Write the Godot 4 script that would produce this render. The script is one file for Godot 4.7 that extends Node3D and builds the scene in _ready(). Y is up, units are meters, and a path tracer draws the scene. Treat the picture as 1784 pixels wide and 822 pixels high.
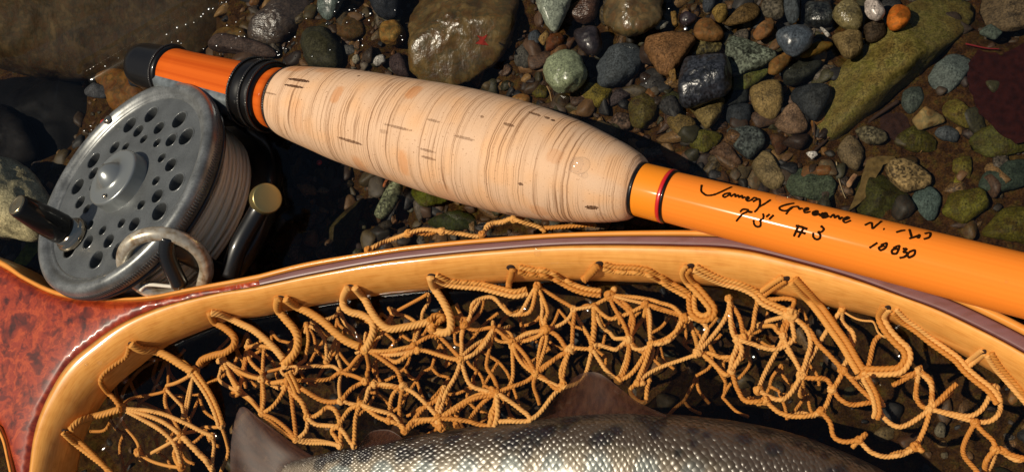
extends Node3D
# A fly rod with its reel, a wooden landing net and a trout lying in a shallow stony stream, seen from close above.

const F = 1713.0            # focal length in photograph pixels (1784 x 822)
var cam_pos = Vector3.ZERO
var cx = Vector3.RIGHT
var cy = Vector3.UP
var cz = Vector3.BACK
var rng = RandomNumberGenerator.new()
var used_names = {}
var band_v = PackedVector3Array()   # points of the net hoop's inner face, which the cords lie on
var band_p = PackedVector2Array()
var band_cell = {}
var menisci = []                    # [centre x, centre z, radius, height, reach]
var bed_noise = FastNoiseLite.new()
var cord_noise = FastNoiseLite.new()


# ---------------------------------------------------------------- places
func ray(px, py):
	return cx * ((px - 892.0) / F) + cy * ((411.0 - py) / F) - cz

func at_h(px, py, y):
	var r = ray(px, py)
	return cam_pos + r * ((y - cam_pos.y) / r.y)

func at_d(px, py, d):
	return cam_pos + ray(px, py) * d

func pxm(p):
	return -(p - cam_pos).dot(cz) / F

func to_px(p):
	var q = p - cam_pos
	var d = -q.dot(cz)
	return Vector2(892.0 + q.dot(cx) / d * F, 411.0 - q.dot(cy) / d * F)

func vc(a, b, c):
	return cx * a + cy * b + cz * c


# ---------------------------------------------------------------- nodes
func numbered(called):
	if not used_names.has(called):
		used_names[called] = 0
		return called
	used_names[called] += 1
	return "%s_%03d" % [called, used_names[called]]

func tag(o, label, category, group = ""):
	o.set_meta("label", label)
	o.set_meta("category", category)
	if group != "":
		o.set_meta("group", group)
	return o

func thing(called, label, category, at, group = ""):
	var o = Node3D.new()
	o.name = numbered(called)
	add_child(o)
	o.position = at
	return tag(o, label, category, group)

func part(called, mesh, mat, parent):
	var o = MeshInstance3D.new()
	o.name = called
	o.mesh = mesh
	o.material_override = mat
	if parent != self:
		o.position = -parent.position if parent.get_parent() == self else Vector3.ZERO
		parent.add_child(o, true)
	else:
		o.name = numbered(called)
		add_child(o)
	return o


# ---------------------------------------------------------------- meshes
func blank():
	return {"v": PackedVector3Array(), "n": PackedVector3Array(), "u": PackedVector2Array(), "c": PackedColorArray(), "i": PackedInt32Array()}

func bake(d):
	var a = []
	a.resize(Mesh.ARRAY_MAX)
	a[Mesh.ARRAY_VERTEX] = d.v
	a[Mesh.ARRAY_NORMAL] = d.n
	if d.u.size() == d.v.size():
		a[Mesh.ARRAY_TEX_UV] = d.u
	if d.c.size() == d.v.size():
		a[Mesh.ARRAY_COLOR] = d.c
	a[Mesh.ARRAY_INDEX] = d.i
	var m = ArrayMesh.new()
	m.add_surface_from_arrays(Mesh.PRIMITIVE_TRIANGLES, a)
	return m

# rows of points, joined into a smooth sheet or a tube; up = ZERO means a closed shape that faces outwards
func grid(d, rows, wrap_u = false, wrap_v = false, up = Vector3.ZERO):
	var R = rows.size()
	var C0 = rows[0].size()
	var C = C0 + (1 if wrap_u else 0)
	var RR = R + (1 if wrap_v else 0)
	var base = d.v.size()
	var mid = Vector3.ZERO
	for r in R:
		mid += rows[r][0] + rows[r][C0 / 2]
	mid /= 2.0 * R
	var side = 0.0
	for r in RR:
		var r0 = r % R
		var ra = (r0 + R - 1) % R if wrap_v else maxi(r0 - 1, 0)
		var rb = (r0 + 1) % R if wrap_v else mini(r0 + 1, R - 1)
		var row = rows[r0]
		var rowa = rows[ra]
		var rowb = rows[rb]
		for c in C:
			var c0 = c % C0
			var ca = (c0 + C0 - 1) % C0 if wrap_u else maxi(c0 - 1, 0)
			var cb = (c0 + 1) % C0 if wrap_u else mini(c0 + 1, C0 - 1)
			var p = row[c0]
			var n = (rowb[c0] - rowa[c0]).cross(row[cb] - row[ca])
			if n.length_squared() < 1e-24:
				n = (rowb[(c0 + C0 / 4) % C0] - rowa[c0]).cross(rowb[cb] - rowa[ca]) if r0 < R - 1 and r0 > 0 else Vector3.ZERO
				if n.length_squared() < 1e-24:
					var inner = rows[1][0] if r0 == 0 else rows[R - 2][0]
					var inner2 = rows[1][C0 / 2] if r0 == 0 else rows[R - 2][C0 / 2]
					n = p - (inner + inner2) / 2.0
					if n.length_squared() < 1e-16:
						n = p - mid
					n = n.normalized() * 1e-12
					d.v.append(p); d.n.append(n.normalized() * (1e-3)); d.u.append(Vector2(float(r) / (RR - 1), float(c) / maxi(C - 1, 1)))
					continue
			n = n.normalized()
			side += n.dot(up if up != Vector3.ZERO else (p - mid).normalized())
			d.v.append(p); d.n.append(n); d.u.append(Vector2(float(r) / (RR - 1), float(c) / maxi(C - 1, 1)))
	var flip = side < 0.0
	for k in range(base, d.v.size()):
		if d.n[k].length_squared() < 0.5:
			d.n[k] = d.n[k].normalized()
		elif flip:
			d.n[k] = -d.n[k]
	for r in RR - 1:
		for c in C - 1:
			var a = base + r * C + c
			var b = a + 1
			var e = a + C
			if flip:
				d.i.append_array(PackedInt32Array([a, e, b, b, e, e + 1]))
			else:
				d.i.append_array(PackedInt32Array([a, b, e, b, e + 1, e]))
	return d

func smooth_path(pts, step):
	var c = Curve3D.new()
	c.bake_interval = step
	var n = pts.size()
	for k in n:
		var t = (pts[mini(k + 1, n - 1)] - pts[maxi(k - 1, 0)]) / 6.0
		c.add_point(pts[k], -t, t)
	var L = c.get_baked_length()
	var m = maxi(2, int(L / step))
	var out = PackedVector3Array()
	for k in m + 1:
		out.append(c.sample_baked(L * k / m, true))
	return out

# a tube along a path; strands > 0 twists it like laid cord
func tube(d, path, radius, sides = 10, strands = 0, turn = 0.0, ends = 1.0):
	var rows = []
	var n = path.size()
	var t0 = (path[1] - path[0]).normalized()
	var ref = t0.cross(Vector3(0.31, 0.87, 0.38)).normalized()
	var s = 0.0
	for k in n:
		var t = (path[mini(k + 1, n - 1)] - path[maxi(k - 1, 0)]).normalized()
		ref = (ref - t * ref.dot(t)).normalized()
		var b = t.cross(ref)
		if k:
			s += path[k].distance_to(path[k - 1])
		var r = radius if radius is float else radius[k]
		var row = PackedVector3Array()
		for j in sides:
			var f = TAU * j / sides
			var rr = r
			if strands:
				rr = r * ((0.79 if strands > 3 else 0.72) + (0.24 if strands > 3 else 0.36) * absf(cos(0.5 * (strands * f + s * turn))))
			row.append(path[k] + (ref * cos(f) + b * sin(f)) * rr)
		if k == 0 and ends > 0.0:
			var e = PackedVector3Array()
			for j in sides:
				e.append(path[0] - t * r * 0.3 + (row[j] - path[0]) * 0.02)
			rows.append(e)
		rows.append(row)
		if k == n - 1 and ends > 0.0:
			var e2 = PackedVector3Array()
			for j in sides:
				e2.append(path[k] + t * r * 0.3 + (row[j] - path[k]) * 0.02)
			rows.append(e2)
	return grid(d, rows, true, false)

# a turned shape: profile = [distance along axis, radius] pairs from point a towards direction ax
func lathe(d, a, ax, prof, sides = 48, ref = Vector3.ZERO):
	if ref == Vector3.ZERO:
		ref = ax.cross(Vector3(0.2, 0.3, 0.9)).normalized()
	ref = (ref - ax * ref.dot(ax)).normalized()
	var b = ax.cross(ref)
	var rows = []
	for q in prof:
		var row = PackedVector3Array()
		for j in sides:
			var f = TAU * j / sides
			row.append(a + ax * q[0] + (ref * cos(f) + b * sin(f)) * maxf(q[1], 1e-6))
		rows.append(row)
	return grid(d, rows, true, false)

func recalc(d, up = Vector3.ZERO):
	# smooth normals from the faces; faces turned to look along up or outwards
	var mid = Vector3.ZERO
	for p in d.v:
		mid += p
	mid /= maxi(1, d.v.size())
	var n = PackedVector3Array()
	n.resize(d.v.size())
	for k in range(0, d.i.size(), 3):
		var a = d.v[d.i[k]]
		var b = d.v[d.i[k + 1]]
		var c = d.v[d.i[k + 2]]
		var f = (c - a).cross(b - a)
		var want = up if up != Vector3.ZERO else (a + b + c) / 3.0 - mid
		if f.dot(want) < 0.0:
			var t = d.i[k + 1]
			d.i[k + 1] = d.i[k + 2]
			d.i[k + 2] = t
			f = -f
		n[d.i[k]] += f
		n[d.i[k + 1]] += f
		n[d.i[k + 2]] += f
	for k in n.size():
		n[k] = n[k].normalized() if n[k].length_squared() > 1e-30 else Vector3.UP
	d.n = n
	return d

var ico_cache = {}
func ico(level):
	if ico_cache.has(level):
		return ico_cache[level]
	var t = (1.0 + sqrt(5.0)) / 2.0
	var v = [Vector3(-1, t, 0), Vector3(1, t, 0), Vector3(-1, -t, 0), Vector3(1, -t, 0), Vector3(0, -1, t), Vector3(0, 1, t), Vector3(0, -1, -t), Vector3(0, 1, -t), Vector3(t, 0, -1), Vector3(t, 0, 1), Vector3(-t, 0, -1), Vector3(-t, 0, 1)]
	for k in v.size():
		v[k] = v[k].normalized()
	var f = [0, 11, 5, 0, 5, 1, 0, 1, 7, 0, 7, 10, 0, 10, 11, 1, 5, 9, 5, 11, 4, 11, 10, 2, 10, 7, 6, 7, 1, 8, 3, 9, 4, 3, 4, 2, 3, 2, 6, 3, 6, 8, 3, 8, 9, 4, 9, 5, 2, 4, 11, 6, 2, 10, 8, 6, 7, 9, 8, 1]
	for l in level:
		var seen = {}
		var g = []
		for k in range(0, f.size(), 3):
			var m = []
			for e in 3:
				var a = f[k + e]
				var b = f[k + (e + 1) % 3]
				var key = mini(a, b) * 100000 + maxi(a, b)
				if not seen.has(key):
					seen[key] = v.size()
					v.append(((v[a] + v[b]) / 2.0).normalized())
				m.append(seen[key])
			g.append_array([f[k], m[0], m[2], f[k + 1], m[1], m[0], f[k + 2], m[2], m[1], m[0], m[1], m[2]])
		f = g
	ico_cache[level] = [PackedVector3Array(v), PackedInt32Array(f)]
	return ico_cache[level]

func blob(d, at, rx, ry, rz, level = 2):
	# a ball pressed into an ellipsoid; rx, ry, rz are vectors
	var g = ico(level)
	var e = {"v": PackedVector3Array(), "n": PackedVector3Array(), "u": PackedVector2Array(), "c": PackedColorArray(), "i": g[1].duplicate()}
	for p in g[0]:
		e.v.append(at + rx * p.x + ry * p.y + rz * p.z)
	recalc(e)
	var base = d.v.size()
	d.v.append_array(e.v)
	d.n.append_array(e.n)
	for k in e.v.size():
		d.u.append(Vector2.ZERO)
	for k in e.i:
		d.i.append(base + k)
	return d

# a flat-lying plate with a rounded edge, from an outline in the ground plane
func plate(d, outline, top, bottom, edge, spacing, dome = 0.0, dome_w = 0.02):
	var poly = PackedVector2Array()
	var n = outline.size()
	for k in n:
		var a = outline[k]
		var b = outline[(k + 1) % n]
		var m = maxi(1, int(a.distance_to(b) / (spacing * 0.5)))
		for j in m:
			poly.append(a.lerp(b, float(j) / m))
	var pts = poly.duplicate()
	var lo = poly[0]
	var hi = poly[0]
	for p in poly:
		lo = lo.min(p)
		hi = hi.max(p)
	var y = lo.y
	var odd = 0
	while y < hi.y:
		var x = lo.x + (spacing * 0.5 if odd else 0.0)
		while x < hi.x:
			var p = Vector2(x, y)
			if Geometry2D.is_point_in_polygon(p, poly) and edge_gap(p, poly) > spacing * 0.12:
				pts.append(p)
			x += spacing
		y += spacing * 0.87
		odd = 1 - odd
	var tri = Geometry2D.triangulate_delaunay(pts)
	var e = blank()
	for p in pts:
		var g = edge_gap(p, poly)
		var h = top
		if g < edge:
			var q = 1.0 - g / edge
			h -= edge * (1.0 - sqrt(maxf(0.0, 1.0 - q * q)))
		h += dome * (1.0 - exp(-g / dome_w))
		e.v.append(Vector3(p.x, h, p.y))
		e.u.append(p)
	for k in range(0, tri.size(), 3):
		var m = (pts[tri[k]] + pts[tri[k + 1]] + pts[tri[k + 2]]) / 3.0
		if Geometry2D.is_point_in_polygon(m, poly):
			e.i.append_array(PackedInt32Array([tri[k], tri[k + 1], tri[k + 2]]))
	recalc(e, Vector3.UP)
	var base = d.v.size()
	d.v.append_array(e.v)
	d.n.append_array(e.n)
	d.u.append_array(e.u)
	for k in e.i:
		d.i.append(base + k)
	# the side wall, and a bottom rim
	var rows = [PackedVector3Array(), PackedVector3Array(), PackedVector3Array()]
	for k in poly.size():
		var p = e.v[k]
		rows[0].append(p)
		rows[1].append(Vector3(p.x, (p.y + bottom) / 2.0, p.z))
		rows[2].append(Vector3(p.x, bottom, p.z))
	grid(d, rows, true, false)
	return d

func edge_gap(p, poly):
	var best = 1e9
	var n = poly.size()
	for k in n:
		var q = Geometry2D.get_closest_point_to_segment(p, poly[k], poly[(k + 1) % n])
		best = minf(best, p.distance_squared_to(q))
	return sqrt(best)


# ---------------------------------------------------------------- materials
func ramp(stops):
	var g = Gradient.new()
	var o = PackedFloat32Array()
	var c = PackedColorArray()
	for s in stops:
		o.append(s[0])
		c.append(s[1] if s[1] is Color else Color(s[1], s[1], s[1]))
	g.offsets = o
	g.colors = c
	return g

func noise_tex(sd, freq, kind, octaves, stops = null, size = 512, warp = 0.0, bump = false):
	var f = FastNoiseLite.new()
	f.seed = sd
	f.noise_type = kind
	f.frequency = freq
	f.fractal_type = FastNoiseLite.FRACTAL_FBM if octaves > 1 else FastNoiseLite.FRACTAL_NONE
	f.fractal_octaves = octaves
	if warp > 0.0:
		f.domain_warp_enabled = true
		f.domain_warp_amplitude = warp
		f.domain_warp_frequency = freq * 0.7
	var t = NoiseTexture2D.new()
	t.width = size
	t.height = size
	t.seamless = true
	t.normalize = true
	t.noise = f
	if stops:
		t.color_ramp = ramp(stops)
	return t

func mat(col, rough, metal = 0.0, spec = 0.5):
	var m = StandardMaterial3D.new()
	m.albedo_color = col
	m.roughness = rough
	m.metallic = metal
	m.metallic_specular = spec
	return m

func coat(m, amount, rough):
	m.clearcoat_enabled = true
	m.clearcoat = amount
	m.clearcoat_roughness = rough
	return m

func tri(m, scale):
	m.uv1_triplanar = true
	m.uv1_scale = Vector3.ONE * scale
	return m

func relief(m, tex, cm):
	m.heightmap_enabled = true
	m.heightmap_texture = tex
	m.heightmap_scale = cm
	return m

func detail(m, tex, scale, wide = true):
	m.detail_enabled = true
	m.detail_albedo = tex
	m.detail_blend_mode = BaseMaterial3D.BLEND_MODE_MUL
	m.detail_uv_layer = BaseMaterial3D.DETAIL_UV_2
	m.uv2_triplanar = wide
	m.uv2_scale = Vector3.ONE * scale
	return m


# ---------------------------------------------------------------- the scene
func _ready():
	rng.seed = 7
	set_camera_and_light()
	make_textures()
	make_drop_mat()
	build_bed()
	build_stones()
	build_net()
	build_rod()
	build_reel()
	build_fish()
	build_litter()
	build_bubbles()
	build_water()

func set_camera_and_light():
	var n = Vector3(-0.32, 0.30, 0.90).normalized()       # the water's upward direction as the camera sees it
	var X = (Vector3.RIGHT - n * n.x).normalized()
	var Z = X.cross(n)
	cx = Vector3(X.x, n.x, Z.x)
	cy = Vector3(X.y, n.y, Z.y)
	cz = Vector3(X.z, n.z, Z.z)
	cam_pos = cz * 0.27
	var cam = Camera3D.new()
	cam.name = "camera"
	cam.transform = Transform3D(Basis(cx, cy, cz), cam_pos)
	cam.fov = rad_to_deg(2.0 * atan(411.0 / F))
	cam.near = 0.01
	cam.far = 100.0
	cam.current = true
	add_child(cam)
	var sun = DirectionalLight3D.new()
	sun.name = "sun"
	var s = vc(-0.68, 0.08, 0.73).normalized()
	add_child(sun)
	sun.look_at_from_position(Vector3.ZERO, -s, Vector3.UP)
	sun.light_energy = 1.6
	sun.light_color = Color(1.0, 0.95, 0.86)
	sun.light_angular_distance = 0.5
	sun.shadow_enabled = true
	var env = Environment.new()
	env.background_mode = Environment.BG_SKY
	var sm = ProceduralSkyMaterial.new()
	sm.sky_top_color = Color(0.30, 0.37, 0.46)
	sm.sky_horizon_color = Color(0.50, 0.50, 0.48)
	sm.sky_curve = 0.12
	sm.ground_horizon_color = Color(0.16, 0.15, 0.12)
	sm.ground_bottom_color = Color(0.07, 0.06, 0.05)
	var sky = Sky.new()
	sky.sky_material = sm
	env.sky = sky
	env.background_energy_multiplier = 0.9
	env.ambient_light_source = Environment.AMBIENT_SOURCE_SKY
	env.tonemap_mode = Environment.TONE_MAPPER_LINEAR
	env.tonemap_exposure = 0.85
	env.sdfgi_enabled = true
	env.ssao_enabled = true
	env.ssil_enabled = true
	var we = WorldEnvironment.new()
	we.name = "environment"
	we.environment = env
	add_child(we)

# ---------------------------------------------------------------- stream bed and stones
var tx = {}
func make_textures():
	var S = FastNoiseLite.TYPE_SIMPLEX_SMOOTH
	var C = FastNoiseLite.TYPE_CELLULAR
	var V = FastNoiseLite.TYPE_VALUE
	tx.grain = noise_tex(11, 0.11, V, 3, [[0.0, 0.25], [0.35, 0.62], [0.55, 0.8], [0.75, 0.95], [1.0, 1.0]])
	tx.speck = noise_tex(12, 0.085, V, 2, [[0.0, 0.22], [0.3, 0.35], [0.48, 0.62], [0.62, 0.85], [0.8, 1.0]])
	tx.smooth = noise_tex(13, 0.02, S, 5, [[0.0, 0.55], [0.5, 0.8], [1.0, 1.0]])
	tx.mottle = noise_tex(14, 0.012, S, 4, [[0.0, Color(0.55, 0.45, 0.36)], [0.38, Color(0.85, 0.72, 0.56)], [0.52, Color(0.62, 0.64, 0.58)], [0.68, Color(0.92, 0.84, 0.7)], [1.0, Color(1, 1, 0.95)]], 512, 30.0)
	tx.moss = noise_tex(15, 0.014, S, 5, [[0.0, Color(0.45, 0.34, 0.25)], [0.36, Color(0.72, 0.66, 0.5)], [0.55, Color(0.8, 0.82, 0.52)], [0.75, Color(0.9, 0.91, 0.76)], [1.0, Color(1, 1, 0.9)]], 512, 25.0)
	tx.silt = noise_tex(24, 0.012, S, 6, [[0.0, Color(0.5, 0.42, 0.28)], [0.35, Color(0.8, 0.74, 0.52)], [0.5, Color(0.86, 0.84, 0.66)], [0.62, Color(0.72, 0.73, 0.46)], [0.8, Color(0.9, 0.87, 0.7)], [1.0, Color(1, 0.97, 0.88)]], 512, 30.0)
	tx.cloud = noise_tex(16, 0.008, S, 4, [[0.0, 0.5], [0.45, 0.85], [1.0, 1.0]])
	tx.vein = noise_tex(17, 0.006, S, 3, [[0.0, 0.8], [0.46, 0.85], [0.495, 1.0], [0.505, 1.0], [0.54, 0.82], [1.0, 0.75]], 512, 60.0)
	tx.bump = noise_tex(18, 0.03, S, 6)
	tx.bumpf = noise_tex(19, 0.1, V, 3)
	tx.scuff = noise_tex(25, 0.05, S, 5, [[0.0, 0.62], [0.3, 0.82], [0.5, 0.9], [0.72, 0.94], [1.0, 1.0]], 512, 15.0)
	tx.mud = noise_tex(20, 0.02, S, 6, [[0.0, Color(0.35, 0.28, 0.22)], [0.4, Color(0.7, 0.58, 0.45)], [0.6, Color(0.85, 0.76, 0.55)], [0.75, Color(0.8, 0.82, 0.5)], [1.0, Color(1.0, 0.92, 0.8)]], 1024, 20.0)

# depth of the bed, read between soundings
var sounding = [
	[100, 220, -60], [-200, 250, -60], [60, 380, -30], [230, 40, -22], [300, 180, -30], [450, 60, -9], [600, 60, -8], [560, 370, -26], [470, 330, -40], [780, 60, -12], [960, 60, -7], [1150, 60, -6], [1330, 60, -6], [1480, 60, -7], [1010, 190, -8], [1200, 180, -7], [1350, 210, -8], [1280, 300, -9],
	[1480, 330, -9], [1650, 330, -10], [1720, 130, -8], [1780, 20, -14], [900, 350, -27], [1120, 400, -20], [700, 620, -45], [1000, 620, -45], [1300, 620, -42], [1550, 720, -38], [300, 700, -46], [900, 900, -50], [1800, 800, -36], [2200, 300, -20], [2200, 1100, -36], [-600, 800, -45], [900, -400, -6], [1900, -400, -10], [-300, -300, -25]]
var sound_p = []
func bed(x, z):
	if sound_p.is_empty():
		for s in sounding:
			var p = at_h(s[0], s[1], s[2] * 0.001)
			sound_p.append(Vector3(p.x, s[2] * 0.001, p.z))
	var w = 0.0
	var h = 0.0
	for p in sound_p:
		var d = (p.x - x) * (p.x - x) + (p.z - z) * (p.z - z)
		var q = 1.0 / (d * d + 1e-9)
		w += q
		h += q * p.y
	return h / w + bed_noise.get_noise_2d(x * 1000.0, z * 1000.0) * 0.0035 + 0.0012

func spread_axis(lo, hi, step, far):
	var a = []
	var x = lo
	while x <= hi:
		a.append(x)
		x += step
	var s = step
	while a[-1] < far:
		s *= 1.35
		a.append(a[-1] + s)
	s = step
	while a[0] > -far:
		s *= 1.35
		a.push_front(a[0] - s)
	return a

func build_bed():
	bed_noise.seed = 5
	bed_noise.frequency = 0.06
	bed_noise.fractal_octaves = 5
	var xs = spread_axis(-0.24, 0.24, 0.0022, 20.0)
	var zs = spread_axis(-0.19, 0.19, 0.0022, 20.0)
	var rows = []
	for z in zs:
		var row = PackedVector3Array()
		for x in xs:
			row.append(Vector3(x, bed(x, z), z))
		rows.append(row)
	var d = grid(blank(), rows, false, false, Vector3.UP)
	var m = tri(mat(Color(0.35, 0.28, 0.195), 0.9, 0.0, 0.15), 14.0)
	m.albedo_texture = tx.mud
	relief(m, tx.mud, 0.05)
	detail(m, tx.grain, 60.0)
	var o = part("stream_bed", bake(d), m, self)
	o.set_meta("kind", "structure")
	# loose gravel, nobody could count it
	var tones = [Color("6b4f31"), Color("4a3c2e"), Color("393734"), Color("7a5a38"), Color("584a30"), Color("2f2d2b"), Color("8a6a40"), Color("5b4432"), Color("46422a"), Color("6a5f50"), Color("3a2c22")]
	for kind in 4:
		var mm = MultiMesh.new()
		mm.transform_format = MultiMesh.TRANSFORM_3D
		mm.use_colors = true
		var sm = blank()
		var g = ico(2)
		for p in g[0]:
			sm.v.append(p * stone_radius(p, loose_planes(kind * 31 + 3), 7.0))
		sm.i = g[1].duplicate()
		recalc(sm)
		var mesh = bake(sm)
		var mg = tri(mat(Color.WHITE, 0.55, 0.0, 0.3), 0.16)
		mg.albedo_texture = [tx.grain, tx.smooth, tx.speck, tx.mottle][kind]
		mg.vertex_color_use_as_albedo = true
		mesh.surface_set_material(0, mg)
		mm.mesh = mesh
		var tf = []
		var cl = []
		for k in 2600:
			var px = rng.randf_range(-120, 1900)
			var py = rng.randf_range(-90, 900)
			var thick = 1.0
			if py > 400.0 + 0.1 * absf(px - 900.0):
				thick = 0.10
			elif px < 430:
				thick = 0.45
			elif px > 1450:
				thick = 0.13
			if rng.randf() > thick:
				continue
			var q = at_h(px, py, -0.015)
			var size = 0.0007 + 0.0026 * pow(rng.randf(), 2.8)
			var y = bed(q.x, q.z) + size * rng.randf_range(-0.2, 0.4)
			var b = Basis(Vector3(rng.randf() - 0.5, rng.randf() - 0.5, rng.randf() - 0.5).normalized(), rng.randf() * TAU)
			b = Basis(Vector3.UP, rng.randf() * TAU) * Basis.from_scale(Vector3(1.2, 0.65, 0.85) * size) * b
			tf.append(Transform3D(b, Vector3(q.x, y, q.z)))
			var c = tones[rng.randi() % tones.size()].srgb_to_linear()
			cl.append(c * rng.randf_range(0.55, 1.0))
		mm.instance_count = tf.size()
		for k in tf.size():
			mm.set_instance_transform(k, tf[k])
			mm.set_instance_color(k, cl[k])
		var mi = MultiMeshInstance3D.new()
		mi.name = numbered("gravel")
		mi.multimesh = mm
		add_child(mi)
		tag(mi, ["fine sandy gravel scattered between the stream stones", "smooth dark grit lying between the stream stones", "speckled grit lying between the stream stones", "mottled brown grit lying between the stream stones"][kind], "gravel")
		mi.set_meta("kind", "stuff")

func loose_planes(sd):
	var r = RandomNumberGenerator.new()
	r.seed = sd
	var pl = []
	for k in 13:
		var n = Vector3(r.randf() - 0.5, r.randf() - 0.5, r.randf() - 0.5).normalized()
		pl.append([n, r.randf_range(0.75, 1.1)])
	return pl

func stone_radius(p, planes, power):
	var s = 0.0
	for q in planes:
		var c = p.dot(q[0])
		if c > 0.0:
			s += pow(c / q[1], power)
	return pow(maxf(s, 1e-6), -1.0 / power)

# a stone from its outline in the photograph, at its height over the bed
func stone(label, col, kind, top, thick, soft, wet, poly, called = "river_stone"):
	var m2 = Vector2.ZERO
	for k in range(0, poly.size(), 2):
		m2 += Vector2(poly[k], poly[k + 1])
	m2 /= poly.size() / 2.0
	var c0 = at_h(m2.x, m2.y, top * 0.001 - 0.004)
	var pts = []
	for k in range(0, poly.size(), 2):
		var p = at_h(poly[k], poly[k + 1], top * 0.001 - 0.004)
		pts.append(Vector2(p.x - c0.x, p.z - c0.z))
	var area = 0.0
	var cen = Vector2.ZERO
	for k in pts.size():
		var a = pts[k]
		var b = pts[(k + 1) % pts.size()]
		area += a.cross(b)
		cen += (a + b) * a.cross(b)
	cen = cen / (3.0 * area)
	var size = sqrt(absf(area) * 0.5)
	var th = size * 0.5 * thick
	var cy0 = maxf(top * 0.001 - th, bed(c0.x, c0.z) + th * (0.05 if called == "boulder" else 0.3))
	var base = Vector3(c0.x + cen.x, cy0, c0.z + cen.y)
	var r = RandomNumberGenerator.new()
	r.seed = hash(label)
	var planes = []
	for k in pts.size():
		var a = pts[k] - cen
		var b = pts[(k + 1) % pts.size()] - cen
		var e = (b - a).normalized()
		var n = Vector2(e.y, -e.x)
		if n.dot(a + b) < 0.0:
			n = -n
		var dist = n.dot((a + b) * 0.5)
		if dist < size * 0.08:
			dist = size * 0.3
		var tilt = r.randf_range(0.05, 0.55)
		planes.append([Vector3(n.x, tilt, n.y).normalized(), dist * 1.03])
		planes.append([Vector3(n.x, -0.7, n.y).normalized(), dist])
	planes.append([Vector3(r.randf_range(-0.15, 0.15), 1, r.randf_range(-0.15, 0.15)).normalized(), th])
	for k in 3:
		var f = r.randf() * TAU
		planes.append([Vector3(cos(f) * 0.6, 1, sin(f) * 0.6).normalized(), th * 1.12])
	planes.append([Vector3.DOWN, th])
	var g = ico(4 if size > 0.010 else 3)
	var d = blank()
	var nz = FastNoiseLite.new()
	nz.seed = r.randi() % 1000
	nz.frequency = 1.1
	nz.fractal_octaves = 4
	for p in g[0]:
		var q = stone_radius(p, planes, soft)
		q *= 1.0 + 0.10 * nz.get_noise_3d(p.x, p.y, p.z) + 0.02 * nz.get_noise_3d(p.x * 5.0, p.y * 5.0, p.z * 5.0)
		d.v.append(p * q + base)
	d.i = g[1].duplicate()
	recalc(d)
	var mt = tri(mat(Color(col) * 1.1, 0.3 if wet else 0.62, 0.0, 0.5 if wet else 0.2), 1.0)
	var sc = {"g": [tx.grain, 55.0, 0.02], "s": [tx.speck, 50.0, 0.012], "m": [tx.mottle, 40.0, 0.02], "o": [tx.moss, 28.0, 0.03], "t": [tx.silt, 20.0, 0.02], "p": [tx.smooth, 30.0, 0.006], "v": [tx.vein, 22.0, 0.004], "l": [tx.cloud, 30.0, 0.02]}[kind]
	mt.albedo_texture = sc[0]
	mt.uv1_scale = Vector3.ONE * sc[1]
	if kind == "l":
		mt.uv1_scale = Vector3(40, 160, 120)
	mt.uv1_offset = Vector3(r.randf(), r.randf(), r.randf())
	relief(mt, tx.bumpf if kind in ["g", "s"] else tx.bump, sc[2] * (0.7 if size > 0.012 else 1.2))
	detail(mt, tx.cloud if kind in ["g", "s", "m"] else tx.grain, 25.0 if kind in ["g", "s", "m"] else 60.0)
	var mi = MeshInstance3D.new()
	for k in d.v.size():
		d.v[k] -= base
	mi.mesh = bake(d)
	mi.name = numbered(called)
	mi.position = base
	mi.material_override = mt
	add_child(mi)
	tag(mi, label, "boulder" if called == "boulder" else "stone", "stones of the stream bed")
	if wet and top > 0.0:
		menisci.append([base.x, base.z, size * 0.8, 0.0006, 0.002])
	return mi

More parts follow.
